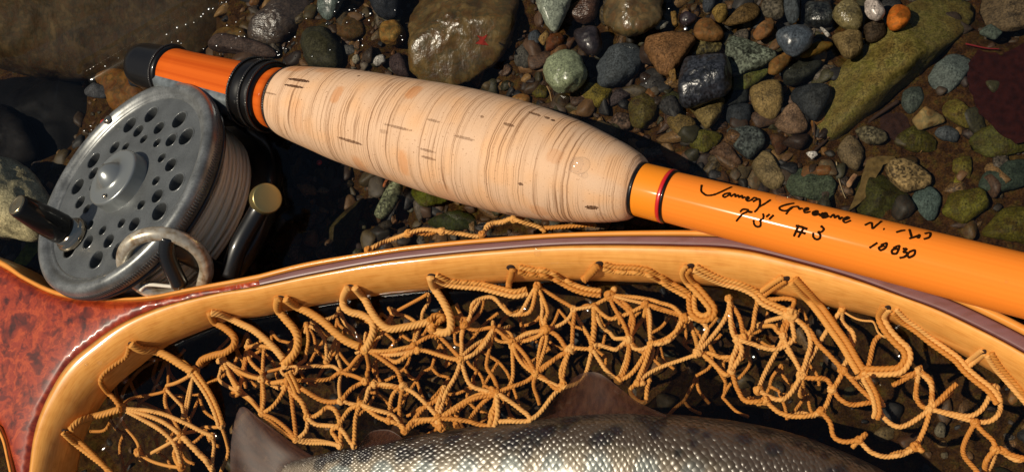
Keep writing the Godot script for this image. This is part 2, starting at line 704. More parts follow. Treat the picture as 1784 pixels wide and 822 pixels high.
func build_stones():
	# label, colour, grain, height of its top over the water (mm), thickness, corner softness, wet, outline in the photograph
	var T = [
	["huge dark olive brown boulder filling the top left corner", "4a3f2d", "m", 9, 0.4, 9, false, [-150, -160, 300, -170, 352, -20, 280, 40, 212, 85, 148, 108, 60, 116, -40, 98, -140, 80], "boulder"],
	["pale granite rock cut by the left edge beside the reel handle", "f4e6b4", "g", 4, 1.2, 8, false, [-90, 240, -5, 262, 18, 300, 42, 345, 34, 380, -10, 400, -90, 380]],
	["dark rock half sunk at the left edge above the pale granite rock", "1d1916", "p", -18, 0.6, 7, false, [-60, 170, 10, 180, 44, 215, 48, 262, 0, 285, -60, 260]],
	["black rock sunk in the dark hollow under the boulder", "0d0b09", "p", -26, 0.5, 7, false, [-120, 115, 130, 118, 185, 190, 165, 300, 70, 345, 20, 300, -100, 260]],  # added stone, its near-black colour stands in for shade under the boulder
	["rusty brown mossy rock behind the top of the reel", "7a5a2e", "m", -10, 0.9, 7, false, [158, 130, 200, 112, 252, 128, 262, 165, 225, 215, 185, 190]],
	["thin slate grey pebble beside the rusty brown rock", "57585a", "p", -9, 0.5, 8, false, [143, 155, 165, 147, 196, 156, 192, 176, 160, 172]],
	["blue black stone under the black butt cap of the rod", "343a40", "p", -6, 0.6, 7, false, [215, 118, 250, 105, 290, 120, 280, 152, 225, 150]],
	["brown streaked stone left of the dark oval stone", "4f4236", "l", -3, 0.6, 7, true, [430, 70, 452, 28, 500, -10, 550, -10, 524, 40, 470, 84]],
	["mauve brown stone behind the orange reel seat", "54443c", "l", -5, 0.6, 7, false, [372, 95, 410, 60, 446, 75, 500, 85, 490, 108, 430, 104]],
	["ochre stone beside the boulder behind the reel seat", "6d5a34", "m", -5, 0.6, 7, false, [362, 62, 392, 48, 428, 52, 440, 76, 400, 92, 372, 84]],
	["large flat olive and tan rock standing above the cork grip", "6a5c3e", "m", 6, 0.35, 10, true, [703, -40, 896, -40, 893, 50, 865, 92, 828, 120, 781, 143, 719, 135]],
	["smooth dark olive oval stone touching the top of the cork grip", "454330", "p", -2, 0.7, 5, false, [524, 73, 542, 47, 571, 45, 595, 70, 604, 95, 602, 125, 542, 124]],
	["glossy grey green stone at the top edge with a wet tip", "6d7a72", "p", 2, 0.6, 8, true, [553, 20, 560, -25, 610, -25, 586, 24, 575, 35, 560, 31]],
	["rough yellow tan stone left of the large flat rock", "9a7f4c", "m", -2, 0.9, 7, false, [661, 58, 668, 40, 695, 36, 708, 60, 695, 80, 668, 78]],
	["small white pebble just above the cork grip", "c9c4ba", "p", -4, 0.8, 5, false, [655, 117, 659, 106, 675, 101, 679, 113, 662, 123]],
	["second small cream pebble close left of the white pebble", "a39b86", "p", -5, 0.8, 5, false, [620, 106, 630, 100, 636, 112, 628, 120, 621, 116]],
	["blue black stone at the top edge left of the large flat rock", "33363b", "p", 0, 0.7, 7, false, [631, -25, 698, -25, 694, 22, 675, 35, 659, 33]],
	["plum brown stone between the cork grip and the large flat rock", "51423f", "p", -5, 0.7, 7, false, [677, 102, 703, 97, 717, 117, 719, 138, 686, 130]],
	["small grey stone above the cork grip beside the cream pebble", "62605c", "p", -6, 0.8, 6, false, [606, 88, 625, 86, 628, 101, 612, 106]],
	["brown flat stone under the bubbles at the top", "5f4e34", "m", -5, 0.5, 7, false, [582, 50, 610, 24, 640, 40, 645, 62, 618, 80, 596, 72]],
	["pale sage wedge stone pointing down from the top edge", "b3bca8", "p", 7, 0.7, 7, true, [926, -25, 1006, -25, 982, 36, 973, 55, 958, 55, 939, 22]],
	["reddish brown ridged stone between the sage wedge and the mottled rock", "5b4132", "l", 1, 0.7, 8, true, [995, 17, 1050, -20, 1041, 31, 1019, 45, 989, 32]],
	["large mottled ochre and purple rock at the top edge", "73674f", "m", 8, 0.5, 6, true, [1041, 10, 1084, -30, 1158, -30, 1155, 36, 1130, 56, 1087, 62, 1050, 43]],
	["glossy plum black wet stone under the mottled rock", "3a3336", "p", 3, 0.7, 6, true, [1000, 56, 1019, 47, 1045, 51, 1055, 88, 1036, 101, 1010, 88]],
	["rounded pale sage green stone above the cork grip", "9ba583", "v", 6, 0.8, 6, true, [941, 119, 973, 84, 998, 80, 1019, 100, 1027, 124, 1019, 142, 985, 163, 966, 162, 945, 138]],
	["big charcoal grey stone right of the sage green stone", "50565a", "v", 1, 0.6, 7, false, [1036, 111, 1070, 82, 1115, 75, 1138, 110, 1108, 130, 1101, 147, 1053, 156, 1036, 140]],
	["orange brown triangular sandstone left of the black block", "8a6440", "g", 5, 0.6, 9, false, [1123, 80, 1130, 69, 1171, 58, 1202, 57, 1216, 73, 1188, 109, 1164, 137, 1152, 132, 1136, 111]],
	["tan brown lumpy stone above the triangular sandstone", "8a6a4a", "m", 3, 0.7, 8, false, [1207, 60, 1222, 36, 1239, 36, 1261, 56, 1265, 66, 1249, 77, 1215, 72]],
	["small ochre yellow pebble near the top edge", "9b7e42", "p", 4, 0.7, 6, false, [1241, 27, 1253, 13, 1268, 13, 1272, 31, 1261, 48, 1251, 46]],
	["olive speckled stone behind the black block", "71663f", "s", 0, 0.6, 8, false, [1203, 92, 1222, 73, 1239, 73, 1261, 80, 1256, 97, 1205, 103]],
	["blue black square block with white flecks", "3a3d45", "s", 7, 0.7, 12, true, [1183, 119, 1195, 99, 1265, 96, 1272, 109, 1272, 146, 1260, 165, 1197, 183, 1184, 170]],
	["grey green speckled slab right of the blue black block", "78806f", "s", 2, 0.45, 10, false, [1263, 95, 1278, 62, 1290, 67, 1347, 86, 1357, 99, 1341, 113, 1273, 138]],
	["mossy layered green slab under the speckled slab", "626544", "o", -2, 0.4, 10, false, [1269, 142, 1306, 118, 1341, 114, 1343, 133, 1306, 159, 1268, 170]],
	["tan rock at the right end of the speckled slab", "8e7049", "m", 2, 0.7, 8, false, [1341, 116, 1372, 98, 1383, 106, 1376, 119, 1358, 135, 1340, 136]],
	["long brown stone like bark near the top edge", "66502f", "l", 3, 0.5, 9, false, [1261, 51, 1295, 17, 1321, 10, 1328, 22, 1319, 39, 1290, 49]],
	["grey brown speckled stone at the top edge left of the slate", "6d6555", "s", 2, 0.6, 8, false, [1328, 10, 1336, -20, 1366, -20, 1369, 34, 1355, 41, 1330, 31]],
	["pinkish tan pitted stone beside the slate", "9c7a5c", "m", 3, 0.7, 9, false, [1313, 68, 1324, 51, 1347, 34, 1353, 48, 1347, 65, 1324, 78]],
	["upright slate blue stone at the top edge", "4d5458", "p", 4, 0.5, 14, false, [1366, -25, 1395, -25, 1393, 44, 1370, 46]],
	["dark wet stone between the slate and the tan stones", "3b3e3c", "s", 1, 0.7, 7, true, [1394, 23, 1407, 7, 1448, 5, 1455, 45, 1425, 52, 1396, 43]],
	["smooth blue grey stone with a bright wet glint", "59626b", "p", 8, 0.8, 6, true, [1350, 62, 1372, 49, 1410, 46, 1421, 54, 1423, 70, 1405, 91, 1380, 102, 1362, 92]],
	["upper of two olive tan stones beside the quartz", "8d7f54", "g", 5, 0.7, 7, true, [1450, 29, 1466, 7, 1486, 2, 1505, 25, 1502, 52, 1489, 59, 1457, 45]],
	["lower of two olive tan stones below the quartz", "87724a", "g", 5, 0.7, 8, false, [1448, 66, 1471, 59, 1502, 61, 1506, 88, 1489, 106, 1471, 106, 1457, 86]],
	["white and pink quartz pebble at the top", "d5c6ba", "p", 7, 0.8, 7, true, [1505, 18, 1511, 3, 1527, 0, 1543, 25, 1539, 39, 1525, 43, 1509, 32]],
	["round bright orange pebble lying on the mossy boulder", "d8843a", "m", 5, 0.6, 5, false, [1543, 43, 1550, 20, 1568, 10, 1586, 14, 1591, 34, 1579, 54, 1559, 63, 1545, 57]],
	["rough dark brown stone under the quartz pebble", "4e4030", "g", 3, 0.8, 9, false, [1505, 52, 1539, 41, 1546, 66, 1525, 80, 1509, 77]],
	["thin ochre lens shaped stone under the blue grey stone", "86703a", "m", 2, 0.6, 7, false, [1391, 102, 1421, 82, 1448, 78, 1453, 88, 1421, 104, 1398, 109]],
	["white sliver of shell beside the ochre lens", "d0c9bd", "p", 3, 0.7, 6, false, [1428, 57, 1433, 56, 1449, 71, 1443, 76]],
	["long mossy green boulder running to the upper right", "7b7252", "t", -1, 0.45, 12, false, [1392, 150, 1440, 98, 1500, 62, 1585, 0, 1629, -45, 1712, -45, 1722, 45, 1692, 80, 1592, 150, 1522, 196, 1476, 238, 1452, 246, 1400, 215], "boulder"],
	["black stone tucked under the ochre lens", "37382f", "p", -1, 0.7, 8, false, [1365, 125, 1403, 107, 1438, 110, 1421, 135, 1391, 152, 1367, 150]],
	["smooth black stone against the foot of the mossy boulder", "393c3d", "p", 0, 0.6, 7, false, [1378, 160, 1414, 150, 1445, 153, 1454, 170, 1442, 192, 1422, 216, 1395, 197, 1378, 177]],
	["golden tan teardrop stone in the middle of the gravel", "9a8150", "g", -1, 0.6, 7, false, [1306, 155, 1339, 137, 1359, 135, 1367, 151, 1367, 181, 1350, 217, 1335, 213, 1313, 189]],
	["pinkish tan triangular stone right of the teardrop stone", "8c7056", "g", -2, 0.6, 9, false, [1348, 221, 1378, 187, 1390, 187, 1412, 223, 1402, 235, 1381, 239]],
	["olive tan triangular stone under the blue black block", "877446", "g", 0, 0.6, 9, false, [1203, 188, 1260, 167, 1266, 181, 1258, 205, 1234, 229, 1224, 221]],
	["small golden lumpy stone left of the olive triangle", "826c3e", "g", -2, 0.7, 7, false, [1160, 208, 1170, 202, 1208, 208, 1218, 221, 1188, 244, 1164, 221]],
	["black oval pebble left of the teardrop stone", "33373a", "p", -3, 0.7, 6, false, [1265, 192, 1278, 187, 1306, 184, 1315, 201, 1306, 221, 1269, 223, 1262, 208]],
	["flat black stone above the black oval pebble", "343735", "p", -3, 0.5, 8, false, [1265, 177, 1273, 169, 1304, 161, 1307, 183, 1267, 191]],
	["blue grey granite cobble with pale flecks", "5d645f", "s", -3, 0.6, 7, false, [1262, 227, 1308, 222, 1330, 230, 1337, 251, 1306, 284, 1278, 262]],
	["brown speckled triangle close to the orange rod", "715640", "g", -5, 0.7, 9, false, [1236, 271, 1265, 250, 1278, 260, 1296, 289, 1286, 293]],
	["dull olive stone beside the shadow of the grip", "5c572c", "o", -4, 0.5, 8, false, [1196, 240, 1230, 233, 1266, 240, 1251, 259, 1232, 272, 1203, 261]],
	["tan speckled stone touching the orange rod", "85734f", "g", -6, 0.7, 8, false, [1308, 292, 1328, 266, 1349, 276, 1374, 321, 1354, 338, 1330, 326]],
	["dull reddish flat stone right of the granite cobble", "5d4535", "m", -6, 0.4, 8, false, [1343, 243, 1372, 237, 1377, 260, 1357, 280]],
	["brown grey blocky stone above the end of the cork grip", "5c5238", "o", -4, 0.6, 9, false, [1099, 193, 1130, 175, 1153, 188, 1149, 212, 1128, 234, 1106, 230]],
	["pinkish speckled stone beside the end of the cork grip", "76604f", "s", -5, 0.7, 8, false, [1065, 221, 1075, 202, 1099, 202, 1105, 226, 1091, 232]],
	["mustard yellow triangular stone under the charcoal stone", "83742e", "g", -3, 0.7, 9, false, [1009, 164, 1028, 151, 1073, 156, 1064, 176, 1045, 193, 1036, 189]],
	["flat grey brown stone against the cork grip", "5f5642", "l", -6, 0.5, 8, false, [995, 202, 1019, 187, 1041, 192, 1042, 203, 1023, 214]],
	["long purple grey stone right of the mustard stone", "443b3a", "l", -5, 0.5, 8, false, [1055, 193, 1077, 167, 1113, 156, 1120, 164, 1087, 186, 1062, 197]],
	["dark grey slab under the triangular sandstone", "474441", "p", -4, 0.4, 10, false, [1116, 154, 1137, 128, 1158, 136, 1162, 157, 1154, 177, 1131, 172]],
	["dark olive slab under the blue black block", "46463a", "o", -4, 0.4, 10, false, [1154, 193, 1162, 153, 1186, 170, 1195, 195, 1169, 206]],
	["small ochre chip between sandstone and black block", "8d6c3c", "p", 2, 0.7, 8, false, [1168, 137, 1180, 121, 1183, 146, 1176, 152]],
	["grey pebble at the left foot of the sage green stone", "5b5850", "p", -6, 0.7, 7, false, [908, 96, 925, 84, 938, 118, 930, 132, 906, 128]],
	["small brown cobble above the sage green stone", "7b5438", "m", -1, 0.7, 7, false, [958, 66, 982, 62, 988, 80, 970, 92, 955, 96]],
	["yellow brown pebble beside the sage wedge", "9b7c48", "p", -1, 0.8, 6, false, [941, 76, 958, 60, 964, 70, 952, 88]],
	["slate pebble under the tip of the sage wedge", "50565c", "p", -2, 0.8, 6, false, [924, 68, 942, 58, 950, 72, 938, 88, 926, 86]],
	["yellow olive stone at the cork grip below the sage green stone", "5c5428", "o", -7, 0.6, 7, false, [928, 160, 945, 150, 962, 164, 958, 178, 935, 176]],
	["grey brown cobble left of the flat grey brown stone", "534b3c", "m", -7, 0.6, 8, false, [966, 186, 984, 176, 1003, 182, 1000, 196, 985, 204]],
	["pale grey chip right of the mottled rock", "8d8b80", "p", 1, 0.7, 7, false, [1143, 56, 1158, 44, 1170, 46, 1164, 56, 1148, 62]],
	["ochre chip standing above the triangular sandstone", "8c6d3b", "p", 3, 0.7, 7, false, [1172, 30, 1182, 27, 1184, 52, 1175, 54]],
	["blue grey stone at the top edge left of the ochre pebble", "454a50", "p", 0, 0.7, 7, false, [1226, 12, 1236, -20, 1252, -20, 1250, 14, 1240, 26, 1228, 28]],
	["dark plum wet pebble above the lumpy tan stone", "3d3134", "p", 2, 0.8, 6, true, [1184, 36, 1196, 28, 1216, 32, 1217, 42, 1200, 52, 1186, 48]],
	["speckled green oblong stone leaning below the cork grip", "8c9170", "s", -17, 0.6, 6, false, [655, 373, 684, 322, 703, 315, 707, 330, 684, 374, 670, 387, 656, 384]],
	["flat mossy green stone half hidden under the cork grip", "5d6228", "o", -19, 0.4, 7, false, [719, 349, 721, 322, 790, 330, 800, 351, 734, 364]],
	["orange chip beside the speckled oblong stone", "b5693c", "p", -19, 0.7, 7, false, [672, 332, 680, 318, 690, 313, 678, 332]],
	["small pale knobbly stone below the cork grip", "a08c68", "p", -24, 0.8, 7, false, [560, 340, 572, 331, 584, 338, 572, 344]],
	["tan stone against the lower side of the cork grip", "6f6240", "m", -23, 0.8, 7, false, [602, 309, 612, 291, 625, 299, 616, 319]],
	["slate blue flat pebble in the dark mud below the grip", "4c4f50", "p", -24, 0.4, 7, false, [536, 369, 556, 358, 565, 373, 550, 387, 540, 384]],
	["broad dark brown slab with a black edge beside the net", "443b2a", "o", -20, 0.3, 12, false, [560, 412, 616, 352, 656, 347, 618, 411, 606, 448, 560, 450]],
	["dark brown pebble under the speckled oblong stone", "3b3327", "p", -22, 0.7, 6, false, [664, 396, 686, 386, 692, 398, 676, 405]],
	["dark green flat stone between grip and net rim", "3a3f25", "o", -24, 0.4, 7, false, [745, 395, 800, 372, 850, 380, 850, 402, 780, 410]],
	["brown grey stone left of the slate pebble in the mud", "4b3f2f", "m", -25, 0.5, 7, false, [470, 420, 500, 395, 535, 400, 540, 430, 505, 450]],
	["tan grey upright pebble in the mud at right", "7c6a4c", "g", -6, 0.7, 6, false, [1457, 270, 1479, 241, 1493, 244, 1509, 275, 1495, 306, 1465, 290]],
	["pale speckled crescent stone in the mud at right", "83795c", "s", -6, 0.7, 7, false, [1487, 233, 1511, 228, 1549, 241, 1549, 253, 1525, 263, 1502, 256]],
	["slate oval stone below the blue grey flat stone", "50584f", "p", -5, 0.6, 6, false, [1570, 177, 1577, 159, 1608, 152, 1611, 183, 1590, 207, 1574, 197]],
	["blue grey flat stone with a white line beside the red leaf", "626b65", "v", -3, 0.4, 7, false, [1609, 147, 1636, 112, 1665, 90, 1696, 90, 1704, 104, 1679, 146, 1643, 174, 1618, 160]],
	["pale angular stone under the slate oval", "a39672", "m", -4, 0.8, 11, false, [1589, 213, 1613, 192, 1644, 208, 1647, 217, 1603, 231]],
	["olive tan tall stone left of the red leaf", "736640", "o", -4, 0.4, 9, false, [1639, 182, 1677, 165, 1700, 209, 1719, 228, 1676, 228, 1645, 207]],
	["slate ellipse pebble below the pale angular stone", "4d5254", "p", -7, 0.6, 6, false, [1619, 233, 1643, 221, 1673, 239, 1670, 256, 1636, 250]],
	["flat mossy olive stone in the middle of the mud", "4f4a22", "o", -9, 0.35, 7, false, [1560, 250, 1600, 229, 1643, 255, 1636, 278, 1584, 276]],
	["wide mossy stone at the right edge below the leaf", "52502a", "o", -7, 0.3, 8, false, [1676, 254, 1735, 228, 1830, 232, 1830, 266, 1709, 288, 1670, 277]],
	["large tan granite stone above the orange rod", "aa8f5f", "s", -4, 0.6, 8, false, [1542, 292, 1557, 280, 1584, 279, 1632, 314, 1618, 328, 1577, 338, 1550, 319]],
	["teal stone under the tan granite stone", "55655e", "v", -8, 0.5, 7, false, [1586, 355, 1594, 333, 1617, 330, 1641, 354, 1630, 395, 1610, 391]],
	["large dark green stone at the right edge", "434e40", "p", -6, 0.4, 7, false, [1700, 328, 1725, 290, 1800, 276, 1800, 322, 1748, 341, 1704, 338]],
	["small yellow green chip left of the dark green stone", "85803c", "o", -7, 0.7, 8, false, [1659, 330, 1664, 315, 1671, 316, 1676, 333, 1668, 341]],
	["square olive block above the yellow green chip", "6b6036", "o", -9, 0.5, 11, false, [1658, 292, 1690, 284, 1691, 308, 1685, 328, 1658, 312]],
	["layered dark green stone touching the orange rod", "4c5642", "l", -6, 0.4, 9, false, [1362, 300, 1382, 293, 1446, 312, 1461, 327, 1454, 362, 1375, 344]],
	["dark olive boulder under the rod below the granite stone", "413f21", "o", -10, 0.35, 8, false, [1476, 362, 1511, 312, 1551, 314, 1592, 367, 1577, 395, 1500, 392]],
	["yellow mossy rock above the right end of the rod", "66602c", "o", -9, 0.5, 8, false, [1634, 382, 1653, 349, 1708, 343, 1720, 373, 1676, 404]],
	["brown mossy rock at the right edge above the rod", "5d5526", "o", -7, 0.6, 8, false, [1706, 410, 1735, 372, 1768, 358, 1810, 370, 1810, 430]],
	["teal pebble above the dark red leaf", "5a6458", "p", -4, 0.6, 6, false, [1703, 67, 1724, 50, 1748, 66, 1733, 79]],
	["muddy brown slab in the upper right corner", "62523a", "l", -4, 0.3, 10, false, [1694, 12, 1730, -25, 1810, -25, 1810, 44, 1760, 60, 1712, 50]],
	["pale brown stone deep inside the net at right", "6e5d3e", "p", -36, 0.5, 6, false, [1519, 760, 1535, 745, 1562, 748, 1560, 766, 1530, 774]],
	["small grey stone deep inside the net right of the pale one", "6b6350", "p", -34, 0.6, 6, false, [1626, 752, 1636, 737, 1648, 742, 1646, 766, 1632, 764]],
	["tiny pale stone deepest inside the net at right", "6a5f48", "p", -36, 0.7, 6, false, [1638, 792, 1650, 790, 1652, 806, 1641, 808]],
	]
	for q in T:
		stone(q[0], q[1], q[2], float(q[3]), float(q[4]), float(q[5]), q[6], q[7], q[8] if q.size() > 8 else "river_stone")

# ---------------------------------------------------------------- landing net
const HOOP = 0.013          # height of the hoop's upper side over the water
var net

func cat(pts, sub, closed):
	# smooth curve through flat lists of numbers; each entry of pts is a PackedFloat32Array of one station
	var out = []
	var n = pts.size()
	for k in (n if closed else n - 1):
		var a = pts[(k + n - 1) % n] if closed else pts[maxi(k - 1, 0)]
		var b = pts[k]
		var c = pts[(k + 1) % n]
		var e = pts[(k + 2) % n] if closed else pts[mini(k + 2, n - 1)]
		for j in sub:
			var t = float(j) / sub
			var s = []
			for q in b.size():
				s.append(0.5 * (2.0 * b[q] + (c[q] - a[q]) * t + (2.0 * a[q] - 5.0 * b[q] + 4.0 * c[q] - e[q]) * t * t + (3.0 * b[q] - a[q] - 3.0 * c[q] + e[q]) * t * t * t))
			out.append(s)
	if not closed:
		out.append(pts[n - 1])
	return out

func flat(p):
	return Vector3(p.x, 0, p.z)

func wood(col, sd, stretch):
	var m = tri(mat(Color(col), 0.35, 0.0, 0.4), 1.0)
	m.albedo_texture = noise_tex(sd, 0.012, FastNoiseLite.TYPE_SIMPLEX_SMOOTH, 5, [[0.0, Color(0.9, 0.83, 0.74)], [0.45, Color(0.965, 0.94, 0.9)], [1.0, Color(1, 1, 1)]])
	m.uv1_scale = stretch
	return coat(m, 0.55, 0.10)

func build_net():
	cord_noise.seed = 9
	cord_noise.frequency = 1.0
	net = thing("landing_net", "wooden landing net with burl handle and orange knotted cord bag", "landing net", Vector3.ZERO)
	# outer edge, light and dark seam, dark and light seam, inner lower edge
	var st = [
		[450, 476, 450, 487, 452, 497, 455, 551], [534, 455, 535, 466, 537, 479, 545, 533], [641, 437, 642, 447, 643, 459, 650, 516], [723, 425, 724, 435, 725, 448, 733, 507], [848, 413, 848, 423, 849, 436, 852, 494],
		[1000, 403, 1000, 413, 1000, 426, 1000, 489], [1188, 399, 1187, 411, 1187, 427, 1185, 495], [1294, 404, 1293, 416, 1292, 433, 1275, 501], [1400, 424, 1397, 438, 1392, 456, 1362, 515], [1497, 450, 1493, 463, 1486, 483, 1450, 535], [1588, 481, 1580, 496, 1571, 514, 1530, 554],
		[1676, 511, 1668, 526, 1656, 547, 1606, 583], [1806, 574, 1797, 590, 1784, 612, 1716, 640], [1884, 624, 1874, 640, 1860, 667, 1792, 697], [1977, 765, 1965, 775, 1945, 790, 1868, 822], [2010, 958, 1997, 958, 1975, 960, 1895, 965], [1930, 1168, 1918, 1160, 1900, 1150, 1830, 1105],
		[1668, 1362, 1660, 1350, 1650, 1330, 1610, 1265], [1250, 1456, 1250, 1442, 1250, 1420, 1245, 1345], [790, 1434, 795, 1420, 800, 1400, 820, 1325], [380, 1300, 388, 1288, 400, 1270, 440, 1205], [122, 1116, 132, 1110, 150, 1100, 215, 1060]]
	var left = [[62, 960, 140, 945], [46, 880, 124, 880], [49, 822, 130, 825], [60, 748, 143, 770], [84, 687, 165, 722], [116, 636, 200, 674], [158, 599, 245, 636], [209, 564, 290, 603], [279, 534, 339, 581], [372, 511, 404, 557]]
	# inner lamination, rounded over from its top to its inner lower edge
	var cd = []
	for s in st:
		cd.append([s[4], s[5], s[6], s[7]])
	cd.append_array(left)
	var rows = []
	var k = 0
	for s in cat(cd, 8, true):
		var c = at_h(s[0], s[1], HOOP)
		var e = at_h(s[2], s[3], 0.0)
		var row = PackedVector3Array()
		var wob = 1.0 + 0.02 * cord_noise.get_noise_1d(k * 0.08)
		for j in 11:
			var a = PI / 2 * j / 10.0
			var q = flat(c).lerp(flat(e), pow(sin(a), 0.93) * wob)
			q.y = HOOP * pow(cos(a), 0.85)
			row.append(q)
			if j > 0 and j < 11 and s[1] < 840 and s[0] < 1850:
				band_v.append(q)
				band_p.append(to_px(q))
		for j in 3:
			var q2 = flat(e).lerp(flat(c), 0.15 + 0.85 * j / 2.0)
			q2.y = -0.0015
			row.append(q2)
		rows.append(row)
		k += 1
	var d = blank()
	grid(d, rows, true, true)
	var honey = wood("f3b05c", 41, Vector3(9, 60, 40))
	honey.uv1_triplanar = false
	honey.uv1_scale = Vector3(7, 4, 1)
	detail(honey, noise_tex(46, 0.02, FastNoiseLite.TYPE_SIMPLEX_SMOOTH, 5, [[0.0, Color(0.88, 0.82, 0.74)], [0.3, Color(0.96, 0.94, 0.91)], [0.6, Color(0.99, 0.985, 0.98)], [1.0, Color(1, 1, 1)]], 512, 20.0), 22.0)
	part("inner_lamination", bake(d), honey, net)
	for s in cat(cd, 26, true):
		if s[3] < 900:
			var e = at_h(s[2], s[3], 0.0)
			menisci.append([e.x, e.z, 0.001, 0.0004, 0.0016])
	# dark and outer laminations
	var right = cat(st, 8, false)
	rows = []
	var rows2 = []
	for s in right:
		var a = at_h(s[0], s[1], HOOP)
		var b = at_h(s[2], s[3], HOOP)
		var c = at_h(s[4], s[5], HOOP)
		rows.append(PackedVector3Array([flat(b) + Vector3(0, -0.001, 0), b, b.lerp(c, 0.2), b.lerp(c, 0.5) + Vector3(0, 0.00008, 0), b.lerp(c, 0.8), c + Vector3(0, -0.0001, 0), flat(c) + Vector3(0, -0.001, 0)]))
		rows2.append(outer_row(a, b))
	d = blank()
	grid(d, rows, true, false)
	var dark = coat(wood("7c5658", 42, Vector3(20, 120, 80)), 0.4, 0.25)
	part("dark_lamination", bake(d), dark, net)
	var up = [[-330, 372, -330, 384], [-180, 395, -180, 407], [-80, 420, -80, 431], [0, 452, 0, 464], [40, 479, 40, 488], [90, 503, 89, 512], [137, 513, 137, 521], [198, 517, 198, 524], [259, 514, 259, 521], [332, 499, 332, 508], [400, 486, 400, 496]]
	var upper = []
	for s in cat(up + [[450, 476, 450, 487]], 8, false):
		upper.append(outer_row(at_h(s[0], s[1], HOOP), at_h(s[2], s[3], HOOP)))
	d = blank()
	grid(d, upper.slice(0, -1) + rows2, true, false)
	var outer = wood("f0a048", 43, Vector3(12, 90, 50))
	part("outer_lamination", bake(d), outer, net)
	var low = [[-330, 700, -330, 688], [-180, 692, -180, 680], [-90, 700, -88, 689], [-30, 726, -24, 717], [-4, 760, 4, 756], [7, 800, 15, 797], [16, 850, 25, 848], [22, 920, 31, 918], [52, 1010, 62, 1006], [110, 1120, 122, 1112]]
	rows = []
	for s in cat(low, 8, false):
		rows.append(outer_row(at_h(s[0], s[1], HOOP), at_h(s[2], s[3], HOOP)))
	d = blank()
	grid(d, rows, true, false)
	part("outer_lamination", bake(d), outer, net)
	# burl handle where the hoop's arms meet
	var edge = []
	for s in cat(up + [[450, 487, 450, 487]], 4, false):
		edge.append([s[2], s[3]])
	var cl = cat(left + [[452, 497, 455, 551]], 4, false)
	cl.reverse()
	for s in cl:
		edge.append([s[0], s[1]])
	edge.append([110, 1050])
	var lowc = cat(low, 4, false)
	lowc.reverse()
	for s in lowc.slice(6):
		edge.append([s[2], s[3]])
	var ol = PackedVector2Array()
	for e in edge:
		var p = at_h(e[0], e[1], HOOP)
		ol.append(Vector2(p.x, p.z))
	d = blank()
	plate(d, ol, HOOP + 0.0001, -0.001, 0.0014, 0.0016, 0.0006, 0.004)
	var burl = tri(mat(Color(1.0, 0.9, 0.86), 0.4, 0.0, 0.45), 13.0)
	burl.albedo_texture = noise_tex(44, 0.008, FastNoiseLite.TYPE_SIMPLEX_SMOOTH, 7, [[0.0, Color8(38, 14, 12)], [0.17, Color8(88, 30, 20)], [0.36, Color8(136, 52, 28)], [0.5, Color8(186, 88, 42)], [0.6, Color8(138, 50, 30)], [0.72, Color8(172, 74, 36)], [0.85, Color8(112, 38, 28)], [1.0, Color8(84, 30, 26)]], 1024, 95.0)
	detail(burl, noise_tex(45, 0.02, FastNoiseLite.TYPE_SIMPLEX_SMOOTH, 6, [[0.0, Color(0.3, 0.2, 0.2)], [0.2, Color(0.75, 0.65, 0.62)], [0.5, Color(1, 0.97, 0.95)], [1.0, Color(1, 1, 1)]], 512, 60.0), 20.0)
	coat(burl, 0.7, 0.05)
	part("burl_handle", bake(d), burl, net)
	# lacing holes
	var hm = mat(Color("2a1408"), 0.8)
	for h in [[230, 600], [112, 752], [374, 545], [489, 519], [611, 499], [753, 481], [891, 466], [1045, 460], [1204, 464], [1371, 486], [1550, 536], [1716, 613]]:
		var p = on_band(h[0], h[1], 0.0)
		d = blank()
		blob(d, p, cx * 9.0 * pxm(p), cy * 5.5 * pxm(p) + cz * 0.0008, cz * 0.0006, 2)
		part("lacing_hole", bake(d), hm, net)
	for q in [[216, 662, 8], [172, 631, 6], [196, 634, 4], [148, 634, 4], [158, 664, 4], [268, 628, 4], [936, 431, 9], [936, 440, 7], [318, 561, 3], [620, 548, 3], [702, 470, 3], [88, 676, 7], [165, 580, 8], [80, 560, 5], [60, 610, 3], [122, 545, 3], [265, 533, 3], [40, 735, 4]]:
		var p = on_band(q[0], q[1], 0.0)
		if p == null:
			p = at_h(q[0], q[1], HOOP)
		droplet(p, Vector3.UP, q[2] * pxm(p), net)
	build_cords()

func outer_row(a, b):
	return PackedVector3Array([flat(a) + Vector3(0, -0.001, 0), flat(a) + Vector3(0, HOOP * 0.5, 0), flat(a) + Vector3(0, HOOP * 0.93, 0), a.lerp(b, 0.12) + Vector3(0, -0.0002, 0), a.lerp(b, 0.4) + Vector3(0, 0.0002, 0), b + Vector3(0, 0.0002, 0), flat(b) + Vector3(0, HOOP * 0.5, 0), flat(b) + Vector3(0, -0.001, 0)])

func on_band(px, py, lift):
	# the point of the hoop's rounded inner side seen at this place, or null
	var q = Vector2(px, py)
	var w = 0.0
	var y = 0.0
	if band_cell.is_empty():
		for k in band_p.size():
			var key = Vector2i((band_p[k] / 18.0).floor())
			if not band_cell.has(key):
				band_cell[key] = PackedInt32Array()
			band_cell[key].append(k)
	var c = Vector2i((q / 18.0).floor())
	for i in range(-1, 2):
		for j in range(-1, 2):
			if not band_cell.has(c + Vector2i(i, j)):
				continue
			for k in band_cell[c + Vector2i(i, j)]:
				var g = band_p[k].distance_squared_to(q)
				if g < 260.0:
					var e = exp(-g / 40.0)
					w += e
					y += e * band_v[k].y
	if w < 0.02:
		return null
	return at_h(px, py, y / w) + Vector3(0, lift, 0)

var cord_mats = []
var knots = []
var waiting = []
func cam_ray_shift(p, dy):
	# sideways step that keeps a point on its sight line when it sinks by dy
	var v = p - cam_pos
	return Vector3(v.x, 0, v.z) * (dy / v.y)

